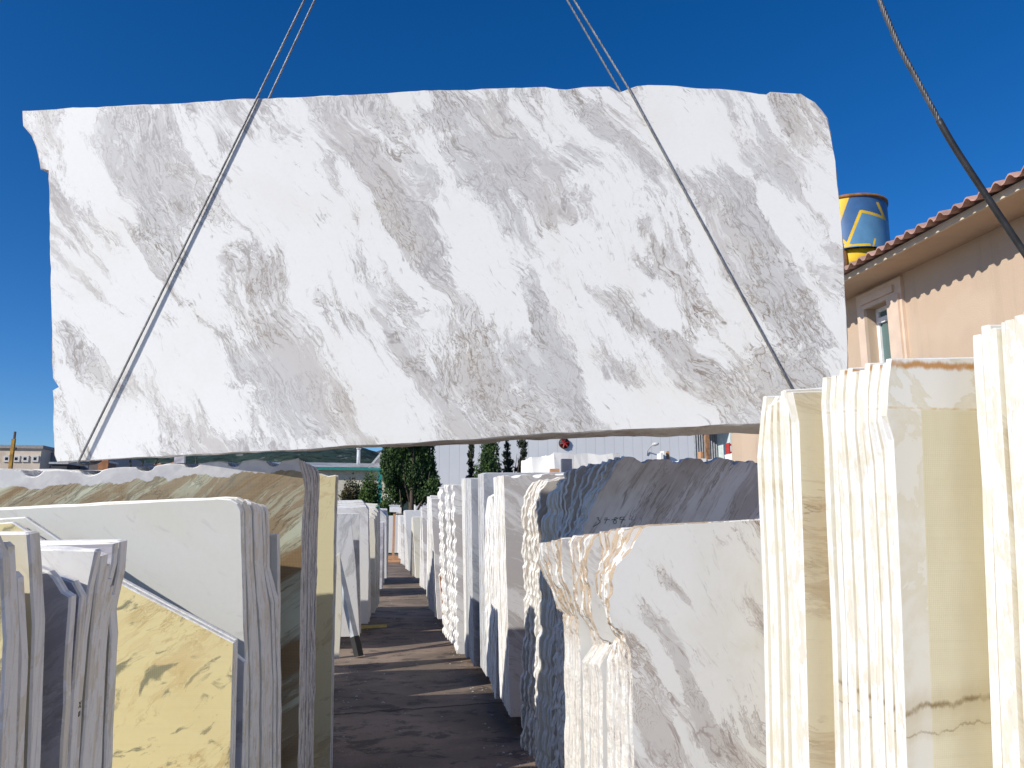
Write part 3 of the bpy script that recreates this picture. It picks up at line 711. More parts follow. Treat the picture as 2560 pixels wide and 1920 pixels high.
poly_slab(38, [('b', 972, 1350), (972, 1290), (1000, 1290), ('b', 1000, 1350)], M_plain_white, M_white_edge, 'white slab at the very end of the aisle behind the wooden post', seed=38, t=.2)

# face of the thick cream stack: netted right part, bare white band at the top and left, rust line, dark crack
f2 = r2[0]
(xa, _), (xb, zt), (_, zn), (_, zr) = loc(f2, 2316, 1400), loc(f2, 2400, 900), loc(f2, 2400, 1030), loc(f2, 2400, 917)
(c0x, c0z), (c1x, c1z) = loc(f2, 2225, 1785), loc(f2, 2500, 1738)
(d0x, d0z), (d1x, d1z) = loc(f2, 2225, 1850), loc(f2, 2500, 1800)
def cream_front(name, xa, zn, zr, lines):
    t = NT(name); p = t.coord('Object'); X = t.xyz(p)
    n1 = t.noise(p, 5, 6, .62, .4); n2 = t.noise(p, 22, 4, .6)
    base = t.mix(t.ss(n1, .42, .58), (.80, .78, .72), (.70, .65, .52))
    base = t.mix(t.math('MULTIPLY', t.ss(n1, .55, .57), .7), base, (.83, .82, .79))
    netm = t.math('MULTIPLY', t.ss(X[0], xa-.001, xa+.001), t.ss(t.math('MULTIPLY_ADD', n2, .01, X[2]), zn+.004, zn+.012, 1, 0))
    below = t.ss(X[2], zn-.002, zn+.004, 1, 0)
    def wv(ax, k): return t.math('ABSOLUTE', t.math('SINE', t.math('MULTIPLY', ax, k)))
    net = t.math('MAXIMUM', t.ss(wv(X[0], PI/.0045), 0, .4, 1, 0), t.ss(wv(X[2], PI/.0045), 0, .4, 1, 0))
    ncol = t.mix(t.ss(t.noise(t.mapping(p, sc=(1, 1, .35)), 4, 4, .6), .35, .65), (.78, .72, .53), (.70, .63, .44))
    ncol = t.mix(t.math('MULTIPLY', net, .22), ncol, (.54, .48, .32))
    ncol = t.mix(t.math('MULTIPLY', t.ss(t.noise(t.mapping(p, sc=(.2, 1, 8)), 12, 3, .6), .5, .7), .08), ncol, (.45, .38, .22))
    col = t.mix(t.math('MULTIPLY', below, .35), base, (.66, .60, .47))
    col = t.mix(netm, col, ncol)
    rz = t.math('ABSOLUTE', t.math('SUBTRACT', t.math('MULTIPLY_ADD', t.math('SUBTRACT', t.noise(t.mapping(p, sc=(1, 1, .2)), 30, 4, .7), .5), .03, X[2]), zr))
    rm = t.math('MULTIPLY', t.ss(rz, .002, .012, 1, 0), t.ss(t.noise(p, 7, 3, .6), .36, .52))
    col = t.mix(t.math('MULTIPLY', rm, .9), col, (.50, .22, .04))
    col = t.mix(t.math('MULTIPLY', t.ss(t.math('ABSOLUTE', t.math('SUBTRACT', X[2], zn+.006)), .001, .004, 1, 0), t.math('MULTIPLY', t.ss(n2, .4, .6), .7)), col, (.62, .42, .14))
    w3 = t.math('SUBTRACT', t.noise(t.mapping(p, sc=(1, 1, .3)), 16, 5, .7), .5)
    for (x0, z0, x1, z1, wd, amt) in lines:
        k = (z1-z0)/(x1-x0)
        ln = t.math('SUBTRACT', t.math('MULTIPLY_ADD', X[0], -k, X[2]), z0-k*x0)
        ln = t.math('ABSOLUTE', t.math('MULTIPLY_ADD', w3, .06, ln))
        col = t.mix(t.math('MULTIPLY', t.ss(ln, 0, wd, 1, 0), t.math('MULTIPLY_ADD', t.ss(n2, .35, .6), amt*.6, amt*.4)), col, (.20, .14, .07))
        col = t.mix(t.math('MULTIPLY', t.ss(ln, 0, wd*6, 1, 0), amt*.35), col, (.45, .34, .17))
    t.bump(t.math('ADD', t.math('MULTIPLY', t.math('MULTIPLY', net, netm), .6), t.math('MULTIPLY', n2, .3)), .4, .002)
    return t.done(col, .45, .4)
mcf = cream_front('marble_cream_net_front', xa, zn, zr, [(c0x, c0z, c1x, c1z, .010, .95), (d0x, d0z, d1x, d1z, .004, .6)])
for o in r2:
    o.data.materials[0] = mcf
for o in [r2[0]]: pass

o4 = r4[0]
def lblob(o, u0, v0, u1, v1, wd, wt):
    (x0, z0), (x1, z1) = loc(o, u0, v0), loc(o, u1, v1)
    pl_, og, cc = PL[o.name]; s_ = (pl_.o.y)/F*1.02
    return ((x0+x1)/2, (z0+z1)/2, math.hypot(x1-x0, z1-z0)/2+wd*s_*.5, wd*s_, math.degrees(math.atan2(-(z1-z0), x1-x0)), wt)
M_brown2 = marble('marble_white_brown_vein_face', base=(.80, .79, .765), grey=(.60, .585, .57), vein=(.25, .15, .09), ang=56, aniso=.17, cover=.36, veins=1.0, seed=121, scale=2.2, fine=.5, grit=.04,
    blobs=[lblob(o4, 1600, 1390, 1770, 1540, 34, .42), lblob(o4, 1600, 1480, 1760, 1760, 34, .34), lblob(o4, 1720, 1680, 1860, 1960, 46, .40), lblob(o4, 1600, 1750, 1680, 1920, 50, .40),
           lblob(o4, 1750, 1340, 1900, 1500, 60, -.2), lblob(o4, 1780, 1560, 1880, 1660, 50, -.2), lblob(o4, 1640, 1640, 1690, 1700, 30, -.3)],
    vein2=(.36, .30, .28), stain=(.66, .62, .50), stain_amt=.35)
for o in r4: o.data.materials[0] = M_brown2
(gx0, gz0), (gx1, gz1) = loc(gr[0], 200, 1212), loc(gr[0], 744, 1176)
kk = (gz1-gz0)/(gx1-gx0)
M_green2 = marble('marble_green_netted_front', wa=.4, base=(.62, .64, .53), grey=(.36, .28, .19), vein=(.13, .095, .06), ang=-33, aniso=.13, cover=.54, veins=1.0, seed=72, scale=1.3, mesh=.5,
                 mesh_tint=(.90, .90, .74), vein2=(.22, .22, .20), fine=.9, dark=(.27, .175, .09), dark_amt=.95, dscale=1.8, rough=.25, bare=(kk, gz0-kk*gx0),
                 stain=(.33, .22, .12), stain_amt=.5)
gr[0].data.materials[0] = M_green2
# pencilled number on the streaked slab (3784) and the small ink mark on the grey bundle
def strokes(name, o, lines, rad, mat, lift=.0012):
    pl, org, c0 = PL[o.name]
    mb = MB()
    for ln in lines:
        pts = []
        for u, v in ln:
            a, b = pl.px(u, v, c0); pts.append(Vector((a-org[0], -lift, b-org[1])))
        mb.tube(pts, rad, 5)
    s_ = mb.build(name, mat); s_.parent = o
    return s_
ink = plain('graphite', (.05, .05, .055), .6, .1)
def zz(pts): return [(1480+x*.0814, 1240+y*.0814) for x, y in pts]
strokes('pencilled_number', r5[0], [zz([(150, 680), (190, 655), (215, 680), (175, 725), (240, 750), (255, 800), (200, 850), (40, 940)]),
        zz([(385, 680), (475, 670), (440, 740), (390, 850)]), zz([(370, 730), (540, 725)]),
        zz([(790, 690), (740, 655), (680, 680), (690, 720), (760, 770), (730, 840), (680, 850), (645, 800), (700, 730), (790, 680)]), zz([(600, 730), (690, 725)]),
        zz([(850, 660), (900, 640), (840, 710), (1020, 735)]), zz([(880, 650), (995, 640), (930, 740), (880, 840)])], .0016, ink)

grp_arrow = [o for o in bpy.data.objects if str(o.get('label', '')).endswith('cream bundle with the green painted arrow')]
if grp_arrow:
    green_p = plain('green_paint', (.02, .25, .10), .6)
    strokes('painted_arrow', grp_arrow[-1], [[(929, 1268), (946, 1268)], [(941, 1263), (947, 1268), (942, 1275)]], .012, green_p, lift=.012)
mk = [o for o in bpy.data.objects if str(o.get('label', '')).startswith('pale slab with a square sunlit top corner')][0]
P_ = onY(193, 1762, 1.312)
inv = mk.matrix_basis.inverted()
mb = MB()
for ln in ([(-.006, .008), (.006, -.008)], [(-.006, -.007), (.006, .008)], [(-.004, -.018), (.004, -.016), (.004, -.026), (-.003, -.028), (-.004, -.018)]):
    mb.tube([inv @ (P_+Vector((.004, a*.6, b*.6))) for a, b in ln], .0006, 5)
o = mb.build('ink_mark', ink, mk)
# timber bearers under the slabs
wood = plain('timber_old', (.13, .09, .06), .8, .3, 12, .3)
kb = 0
for (x0, x1, y0, y1, desc, zl) in BEARERS:
    ins = .55
    for side, xx in (('aisle end', (x0+ins if x0 > 0 else x1-ins)), ('far end', (x1-ins if x0 > 0 else x0+ins))):
        mb = MB(); ya, yb = y0-.22, y1+.25
        hb = zl-.012; mb.box((0, 0, hb/2), (.12, (yb-ya), hb))
        o = mb.build('timber_bearer', wood); o.location = (xx, (ya+yb)/2, .002)
        tag(o, 'timber bearer under '+' '.join(f'the {side} of the {desc}'.split()[:13]), 'timber', 'timber bearers under the stacks')
# ------------------------------------------------------------------ ground
def ground_mat():
    t = NT('yard_concrete'); p = t.coord('Object')
    n1 = t.noise(p, .8, 6, .62); n2 = t.noise(t.mapping(p, sc=(.7, 1, 1)), 3.2, 7, .72, .3); n3 = t.noise(p, 55, 4, .7)
    col = t.mix(t.ss(n1, .35, .65), (.29, .22, .17), (.16, .125, .095))
    col = t.mix(t.math('MULTIPLY', t.ss(n2, .52, .60), .7), col, (.05, .045, .042))
    col = t.mix(t.math('MULTIPLY', t.ss(t.noise(t.mapping(p, sc=(.6, 1, 1)), 5, 6, .75), .60, .66), .4), col, (.34, .30, .25))
    col = t.mix(t.math('MULTIPLY', t.ss(n3, .35, .75), .45), col, (.13, .10, .09))
    col = t.mix(t.ss(n3, .70, .78), col, (.45, .41, .36))
    t.bump(t.math('ADD', t.math('MULTIPLY', n3, .7), t.math('MULTIPLY', n2, .3)), .6, .012)
    return t.done(col, .85, .25)
mb = MB(); mb.add([(-3000, -300, 0), (3000, -300, 0), (3000, 5000, 0), (-3000, 5000, 0)], [(0, 1, 2, 3)])
g = mb.build('ground', ground_mat()); g['kind'] = 'structure'
# dark joint across the slabs of concrete and the painted line
jm = plain('joint_tar', (.02, .018, .017), .9, .2, 20, .3)
def ribbon(pts, wdt, z, seed):
    vs = []; fs = []
    for i, (x, y) in enumerate(pts):
        k = wdt*(.7+.6*abs(noise.noise(Vector((x*9, y*9, seed)))))
        vs += [(x, y-k/2, z), (x, y+k/2, z)]
    for i in range(len(pts)-1): fs.append((2*i, 2*i+2, 2*i+3, 2*i+1))
    return vs, fs
ja, jb = onZ(800, 1790, 0), onZ(1235, 1758, 0)
d = (jb-ja); pts = [(ja.x+d.x*s+0, ja.y+d.y*s+noise.noise(Vector((s*14, 1, 2)))*.05) for s in [i/80*2.4-.8 for i in range(81)]]
mb = MB(); vs, fs = ribbon(pts, .022, .004, 3); mb.add(vs, fs); j = mb.build('ground_joint', jm); j['kind'] = 'structure'
yp = plain('road_paint_yellow', (.55, .38, .06), .8, .2, 14, .2, dirt=(.2, .15, .1), dirt_amt=.7)
a, b, c_, d_ = onZ(899, 1563, .004), onZ(967, 1561, .004), onZ(967, 1568, .004), onZ(900, 1572, .004)
mb = MB(); mb.add([d_, c_, b, a], [(0, 1, 2, 3)]); o = mb.build('painted_line', yp); o['kind'] = 'structure'

# ------------------------------------------------------------------ wire ropes
steel = plain('galvanised_wire', (.42, .42, .42), .45, .25, 30, .1, metal=.6)
black = plain('greased_wire', (.03, .03, .032), .5, .3, 30, .1, metal=.3)
greyw = plain('galvanised_wire_dark', (.22, .22, .225), .5, .3, 30, .1, metal=.5)
darkw = plain('wire_dark', (.11, .11, .115), .5, .3, 30, .1, metal=.5)
def rope(name, pts, r, mat, label, strands=5, pitch=.055, closed=False):
    pts = [Vector(p) for p in pts]
    dense = []
    acc = 0.0
    for i in range(len(pts)-1):
        a, b = pts[i], pts[i+1]; ln = (b-a).length; m = max(2, int(ln/.0095))
        for j in range(m): dense.append((a.lerp(b, j/m), acc+ln*j/m))
        acc += ln
    dense.append((pts[-1], acc))
    mb = MB()
    P = [d[0] for d in dense]
    fr = []; nrm = None
    for i, p in enumerate(P):
        t = (P[min(i+1, len(P)-1)]-P[max(i-1, 0)]).normalized()
        if nrm is None: nrm = t.cross(Vector((0, 1, .2))).normalized()
        nrm = (nrm-t*nrm.dot(t)).normalized(); fr.append((nrm, t.cross(nrm)))
    for k in range(strands):
        q = []
        for (p, s), (n_, b_) in zip(dense, fr):
            an = 2*PI*(s/pitch/2+k/strands)
            q.append(p+(n_*math.cos(an)+b_*math.sin(an))*r*.55)
        mb.tube(q, r*.47, 5, 0)
    o = mb.build(name, mat)
    return tag(o, label, 'wire rope')
def HP(u, v, c): a, b = hang_plane.px(u, v, c); return hang_plane.world(a, b, c)
hook = HP(1058, -613, TH/2)
rr = .0046
for nm, T, B, T2, lab in (('left', (640, 250), (200, 1157), (668, 243), 'twisted wire sling looped round the left half of the hanging slab'),
                     ('right', (1572, 222), (2024, 1056), (1556, 226), 'twisted wire sling looped round the right half of the hanging slab')):
    f1 = HP(T[0], T[1], -rr-.003); f2 = HP(B[0], B[1], -rr-.008)
    a, b = hang_plane.px(B[0], B[1], 0)
    lo = min(q[1] for q, q2 in zip(fa, fb) if abs(q[0]-a) < .05 and q[1] < .8)
    lob = min(q2[1] for q, q2 in zip(fa, fb) if abs(q2[0]-a) < .05 and q2[1] < .8)
    f2 = hang_plane.world(a, lo-.004, -rr-(.009 if nm == 'left' else .005))
    f3 = hang_plane.world(a, lo-rr-.008, .02); b3 = hang_plane.world(a, lob-rr-.008, TH-.02)
    b2 = hang_plane.world(a, lob-.004, TH+rr+.004)
    a2, bb2 = hang_plane.px(T2[0], T2[1], TH+rr+.004)
    b1 = hang_plane.world(a2, bb2-.02, TH+rr+.006)
    rope('wire_sling', [hook, f1, f2, f3, b3, b2, b1, hook+Vector((.02, .02, 0))], rr, greyw, lab)
cp = [(1850, -1100), (2104, -260), (2199, 0), (2221, 54), (2253, 127), (2293, 200), (2347, 300), (2387, 369), (2441, 452), (2500, 541), (2560, 630), (2700, 838)]
pl_c = Plane(1.9/math.cos(YAW), -YAW, 0)
def dens(cp):
    out = []
    for i in range(len(cp)-1):
        p0 = cp[max(i-1, 0)]; p1 = cp[i]; p2 = cp[i+1]; p3 = cp[min(i+2, len(cp)-1)]
        for j in range(6):
            t = j/6
            out.append(tuple(.5*((2*p1[k])+(-p0[k]+p2[k])*t+(2*p0[k]-5*p1[k]+4*p2[k]-p3[k])*t*t+(-p0[k]+3*p1[k]-3*p2[k]+p3[k])*t**3) for k in (0, 1)))
    out.append(cp[-1]); return out
pw_ = []
for u, v in dens(cp):
    a, b = pl_c.px(u, v); pw_.append(pl_c.world(a, b))
e = empty('wire_rope', pw_[-1]); tag(e, 'thick wire rope with a black sleeved lower half, crossing the sky before the peach building', 'wire rope')
loc_pts = [p-pw_[-1] for p in pw_]
nk = 6*6
for nm, seg, rad_, mt in (('wire', loc_pts[:nk+2], .0074, darkw),):
    o = rope(nm, seg, rad_, mt, None, pitch=.03); o.parent = e
    for k_ in ('label', 'category'):
        if k_ in o: del o[k_]
mb = MB(); mb.tube(loc_pts[nk:], .0088, 10); mb.build('rubber_sleeve', black, e)

# ------------------------------------------------------------------ steel beam leaning beside the yellow slabs, further brace
galv = plain('galvanised_steel', (.42, .45, .47), .5, .15, 8, .05, metal=.2)
foot = plain('dark_rubber', (.03, .03, .03), .8)
base = onZ(896, 1634, .05); top = onY(840, 1390, base.y+.25)
e = empty('steel_beam', (base.x, base.y, 0)); tag(e, 'grey steel beam leaning against the stack, with a dark foot on the ground', 'steel beam')
mb = MB(); mb.bar(base-e.location, top-e.location, .095, .06); mb.build('beam', galv, e)
dirv = (top-base).normalized()
mb = MB(); mb.bar(base-e.location-dirv*.03, base-e.location+dirv*.22, .105, .07); mb.build('foot', foot, e)
b2_ = onZ(1013, 1386, .02); t2 = onY(980, 1296, b2_.y+.3)
mb = MB(); mb.bar((0, 0, 0), t2-b2_, .09, .09); o = mb.build('steel_beam', foot); o.location = b2_
tag(o, 'thin dark steel brace leaning far down the aisle on its left', 'steel beam')
# wooden post with a white lamp at the aisle's end
pw = onY(984, 1352, 34)
e = empty('post', (pw.x, pw.y, 0)); tag(e, 'orange wooden post with a white box lamp at the end of the aisle', 'post')
orange = plain('orange_timber', (.55, .30, .16), .7)
zt_ = onY(984, 1275, 34).z
mb = MB(); mb.box((0, 0, zt_/2), (.10, .10, zt_)); mb.build('pole', orange, e)
mb = MB(); mb.box((0, -.02, zt_+.05), (.42, .2, .28)); mb.box((0, -.02, zt_+.2), (.5, .26, .03)); mb.build('lamp_head', plain('white_enamel', (.8, .8, .8), .4), e)
mb = MB(); mb.box((0, 0, .2), (2.2, .16, .14)); mb.box((0, -.5, .08), (2.4, .2, .1)); o = mb.build('timber_beam', orange); o.location = (pw.x+.1, 33, 0)
tag(o, 'pale wooden beam lying across the end of the aisle', 'timber')
# fence at the end of the yard
fm = plain('fence_black', (.02, .025, .025), .5)
e = empty('fence', (-2, 41, 0)); tag(e, 'black railing fence in front of the trees at the end of the yard', 'fence')
mb = MB()
for i in range(90):
    mb.box((-7+i*.17, 0, 1.1), (.025, .025, 2.2))
mb.build('railings', fm, e)
mb = MB(); mb.box((.6, 0, 2.05), (15.4, .05, .06)); mb.box((.6, 0, .35), (15.4, .05, .06)); mb.build('rail', fm, e)
for i in range(6):
    mb = MB(); mb.box((-7+i*3.05, 0, 1.2), (.09, .09, 2.4)); mb.build('fence_post', fm, e)

# ------------------------------------------------------------------ far warehouse
WY = 56.0
wl_, wr_ = onY(1040, 1200, WY).x, onY(1775, 1200, WY).x
def panel_mat(name, col, pitch, amt=.35):
    t = NT(name); p = t.coord('Object'); X = t.xyz(p)
    f = t.math('FRACT', t.math('DIVIDE', X[0], pitch))
    ln = t.ss(t.math('ABSOLUTE', t.math('SUBTRACT', f, .5)), .468, .49)
    c = t.mix(t.math('MULTIPLY', ln, amt), t.mix(t.ss(t.noise(p, .35, 4), .3, .7), col, tuple(a*.93 for a in col)), tuple(a*.35 for a in col))
    t.bump(t.math('MULTIPLY', ln, -1), .4, .02)
    return t.done(c, .55, .4)
e = empty('warehouse', ((wl_+wr_)/2, WY, 0)); tag(e, 'long light grey warehouse of vertical metal panels behind the slab stacks', 'warehouse')
WH = 9.2; ww = wr_-wl_
mb = MB(); mb.box((0, 9, WH/2), (ww, 18, WH)); mb.build('wall', panel_mat('grey_panel', (.68, .695, .71), .74), e)
mb = MB(); mb.add([(-ww/2-.3, -.4, WH+.02), (ww/2+.3, -.4, WH+.02), (ww/2+.3, 9, WH+2), (-ww/2-.3, 9, WH+2), (ww/2+.3, 18.4, WH+.02), (-ww/2-.3, 18.4, WH+.02)], [(0, 1, 2, 3), (3, 2, 4, 5)])
mb.build('roof', plain('roof_metal', (.6, .62, .65), .5), e)
# fan
fp_ = onY(1410, 1108, WY-.05); fe = Vector((fp_.x-e.location.x, -.06, fp_.z))
rf = 14/F*WY*.98
mb = MB(); mb.tube([fe+Vector((0, .05, 0)), fe+Vector((0, -.1, 0))], rf, 28); f_ = mb.build('fan_housing', plain('fan_black', (.015, .015, .015), .6), e)
mb = MB()
for k in range(6):
    an = k*PI/3+.3
    M = Matrix.Translation(fe+Vector((0, -.14, 0))) @ Matrix.Rotation(an, 4, 'Y') @ Matrix.Translation((0, 0, rf*.48)) @ Matrix.Rotation(.4, 4, 'Z')
    mb.box(None, (rf*.2, .02, rf*.85), M=M)
mb.build('fan_blades', plain('fan_red', (.45, .03, .03), .5), e)
# wall lamp on a bracket
lp = onY(1618, 1130, WY-.02)
l_ = empty('wall_lamp', (lp.x, WY-.02, lp.z)); tag(l_, 'small street lamp on a bent arm fixed to the grey warehouse wall', 'lamp')
mb = MB(); mb.tube([(0, 0, -.25), (0, -.1, .1), (.1, -.5, .35), (.2, -.7, .48)], .04, 8); mb.build('arm', galv, l_)
mb = MB(); mb.tube([(.15, -.65, .46), (.3, -.8, .52), (.5, -.95, .56), (.6, -1.0, .56)], [.07, .15, .12, .04], 10); mb.build('lamp_head', plain('lamp_grey', (.5, .5, .5), .4), l_)
# shed with ribbed sheets at the right end of the warehouse
SY = 30.0
a_, b_ = onY(1762, 1085, SY), onY(1826, 1150, SY)
e = empty('shed', ((a_.x+b_.x)/2, SY, 0)); tag(e, 'open shed with ribbed metal sheets and a rusty post beside the peach wall', 'shed')
hw = (b_.x-a_.x)/2; zt_ = onY(1790, 1079, SY).z+.4
mb = MB()
for i in range(10):
    x0 = -hw+i*2*hw/10; mb.add([(x0, 1.2, 0), (x0+hw*.1, 1.14, 0), (x0+hw*.1, 1.14, zt_), (x0, 1.2, zt_)], [(0, 1, 2, 3)]); mb.add([(x0+hw*.1, 1.14, 0), (x0+hw*.2, 1.2, 0), (x0+hw*.2, 1.2, zt_), (x0+hw*.1, 1.14, zt_)], [(0, 1, 2, 3)])
mb.build('back_sheet', plain('sheet_grey', (.25, .26, .28), .5, .2), e)
mb = MB(); mb.box((-hw+.08, 0, zt_/2), (.16, .16, zt_)); mb.build('corner_post', plain('rusty_steel', (.30, .16, .08), .8, .4, 5), e)
mb = MB(); mb.box((0, .6, zt_+.06), (2*hw+.5, 1.9, .1)); mb.build('roof', galv, e)
mb = MB(); mb.box((hw+.06, .6, zt_/2), (.08, 1.3, zt_)); mb.build('side_wall', plain('pale_green_sheet', (.6, .68, .66), .5), e)
rd = plain('red_paint', (.45, .04, .03), .5)
o_ = onY(1830, 1150, 26)
e = empty('rack', (o_.x, 26, 0)); tag(e, 'narrow red shelf rack standing before the pale edge of the peach wall', 'rack')
zt2 = onY(1830, 1108, 26).z
mb = MB()
for sx in (-.13, .13): mb.box((sx, 0, zt2/2), (.04, .3, zt2))
mb.build('frame', rd, e)
for k in range(5):
    mb = MB(); mb.box((0, 0, zt2-.06-k*.28), (.26, .32, .04)); mb.build('shelf', rd, e)

# ------------------------------------------------------------------ peach building on the right
PX = 5.95
peach = plain('peach_render', (.64, .43, .31), .85, .05, 2.2, .35, dirt=(.58, .41, .32), dirt_amt=.35)
t = NT('peach_stucco'); p = t.coord('Object')
n1 = t.noise(p, 120, 3, .7); n2 = t.noise(p, 1.1, 5, .6)
c = t.mix(t.ss(n2, .35, .65), (.57, .435, .315), (.53, .41, .305)); c = t.mix(t.math('MULTIPLY', t.ss(n1, .45, .7), .25), c, (.44, .31, .24))
st_ = t.noise(t.mapping(p, sc=(1, 2.2, .25)), 1.6, 6, .68)
c = t.mix(t.math('MULTIPLY', t.ss(st_, .52, .68), .35), c, (.40, .31, .235)); c = t.mix(t.math('MULTIPLY', t.ss(t.noise(p, .9, 3, .5), .55, .62), .25), c, (.62, .50, .38))
t.bump(n1, .8, .006); stucco = t.done(c, .9, .15)
e = empty('peach_building', (PX, 7, 0)); tag(e, 'peach stuccoed building with a red tiled roof along the right side', 'building')
EZ = onX(2300, 612, 5.5).z
WZ = EZ+.03
wt = [onX(2166, 775, PX), onX(2222, 748, PX)]
y_far, y_near = wt[0].y, wt[1].y
ztop = (wt[0].z+wt[1].z)/2
zsill = .9
Y0_, Y1_ = -1.0, 12.6
def PW(y0, y1, z0, z1, d=.0, th=.3): return ((PX+th/2+d)-PX, (y0+y1)/2-7, (z0+z1)/2), (th, y1-y0, z1-z0)
mb = MB()
for (y0, y1, z0, z1) in ((Y0_, y_near, 0, WZ), (y_far, Y1_, 0, WZ), (y_near, y_far, 0, zsill), (y_near, y_far, ztop, WZ)):
    c_, s_ = PW(y0, y1, z0, z1); mb.box(c_, s_)
mb.box((3.0, Y1_-7-.15, WZ/2), (5.4, .3, WZ)); mb.box((3.0, Y0_-7+.15, WZ/2), (5.4, .3, WZ)); mb.box((5.9, (Y0_+Y1_)/2-7, WZ/2), (.3, Y1_-Y0_, WZ))
mb.build('wall', stucco, e)
# window casing and window
cas = plain('cream_casing', (.66, .52, .41), .8, .06, 5)
co = [onX(2139, 741, PX-.04), onX(2249, 693, PX-.04)]
cz = (co[0].z+co[1].z)/2
mb = MB()
for (y0, y1, z0, z1, th) in ((co[1].y, y_near, zsill, ztop, .04), (y_far, co[0].y, zsill, ztop, .04), (co[1].y, co[0].y, ztop, cz, .04)):
    mb.box((-th/2, (y0+y1)/2-7, (z0+z1)/2), (th, y1-y0-.0005, z1-z0))
wq = (y_near-co[1].y)
mb.box((-.055, (co[1].y+y_near)/2-7-wq*.15, (zsill+ztop)/2), (.03, wq*.45, ztop-zsill)); mb.box((-.055, (co[1].y+co[0].y)/2-7, ztop+(cz-ztop)*.45), (.03, (co[0].y-co[1].y)*.72, (cz-ztop)*.4))
mb.build('window_casing', cas, e)
wf = plain('white_frame', (.82, .82, .82), .4)
mb = MB(); xd = .15
yn, yf = y_near-7, y_far-7
zm = onX(2208, 808, PX+.25).z
for (ya, yb, za, zb) in ((yn, yn+.05, zsill, ztop), (yf-.05, yf, zsill, ztop), (yn+.05, yf-.05, ztop-.05, ztop), (yn+.05, yf-.05, zm-.035, zm+.035), (yn+.05, yf-.05, zsill, zsill+.05)):
    mb.box((xd, (ya+yb)/2, (za+zb)/2), (.05, yb-ya, zb-za))
wnd = mb.build('window', wf, e)
t = NT('window_glass'); glm = t.done((.10, .17, .17), .08, .7)
mb = MB(); mb.box((xd+.01, (yn+yf)/2, (zsill+ztop)/2), (.012, yf-yn-.08, ztop-zsill-.08)); mb.build('pane', glm, wnd)
# roof: barrel tiles with overlapping courses, fascia board
tile = plain('roof_tile', (.38, .23, .19), .8, .25, 3, .3, dirt=(.36, .27, .2), dirt_amt=.55)
pl_t = .168; sl = math.tan(R(17)); mb = MB()
EX = 5.40-PX
ncol = int((Y1_-Y0_+.6)/pl_t)
course = .36
for rcourse in range(9):
    x0 = EX+rcourse*course-(.10 if rcourse == 0 else .03); x1 = x0+course+.06
    vs = []; fs = []
    K = 8
    for i in range(ncol*K+1):
        y = Y0_-.3-7+i*pl_t/K; ph = (i % K)/K
        h = .045*math.sin(PI*min(1, ph/.62)) if ph < .62 else -.012*math.sin(PI*(ph-.62)/.38)
        z0 = EZ+.082+(x0-EX)*sl+h+.024; z1 = EZ+.082+(x1-EX)*sl+h
        jc = noise.noise(Vector((i//K*3.7, rcourse*5.1, 2)))
        xq = x0+jc*.035; z0 += jc*.006
        vs += [(xq, y, z0), (x1, y, z1), (xq, y, z0-.016), (x1, y, z1-.016)]
    for i in range(ncol*K):
        a = i*4; b = a+4
        fs += [(a, a+1, b+1, b), (a+2, b+2, b+3, a+3), (a, b, b+2, a+2), (a+1, a+3, b+3, b+1)]
    mb.add(vs, fs, 0, False)
mb.build('roof', tile, e)
fas = plain('fascia_beige', (.56, .48, .37), .7, .1, 4)
mb = MB()
mb.box((EX+.05, (Y0_+Y1_)/2-7, EZ+.035), (.03, Y1_-Y0_+.5, .07))
mb.build('fascia', fas, e)
mb = MB(); mb.box(((EX+.065)/2, (Y0_+Y1_)/2-7, EZ+.012), (-(EX+.065)-.002, Y1_-Y0_+.4, .02)); mb.build('soffit', stucco, e)
vb = onX(2318, 612, PX-.2)
mb = MB(); mb.box((-.20, vb.y-7, vb.z-.02), (.36, .34, .02)); mb.box((-.2, vb.y-7, vb.z+.06), (.34, .3, .12)); mb.build('rafter_end', fas, e)
gt = onX(2552, 486, PX-.25)
mb = MB(); mb.box((-.2, gt.y-7-.15, gt.z), (.3, .35, .06)); mb.build('floodlight', plain('lamp_white', (.6, .6, .58), .4), e)

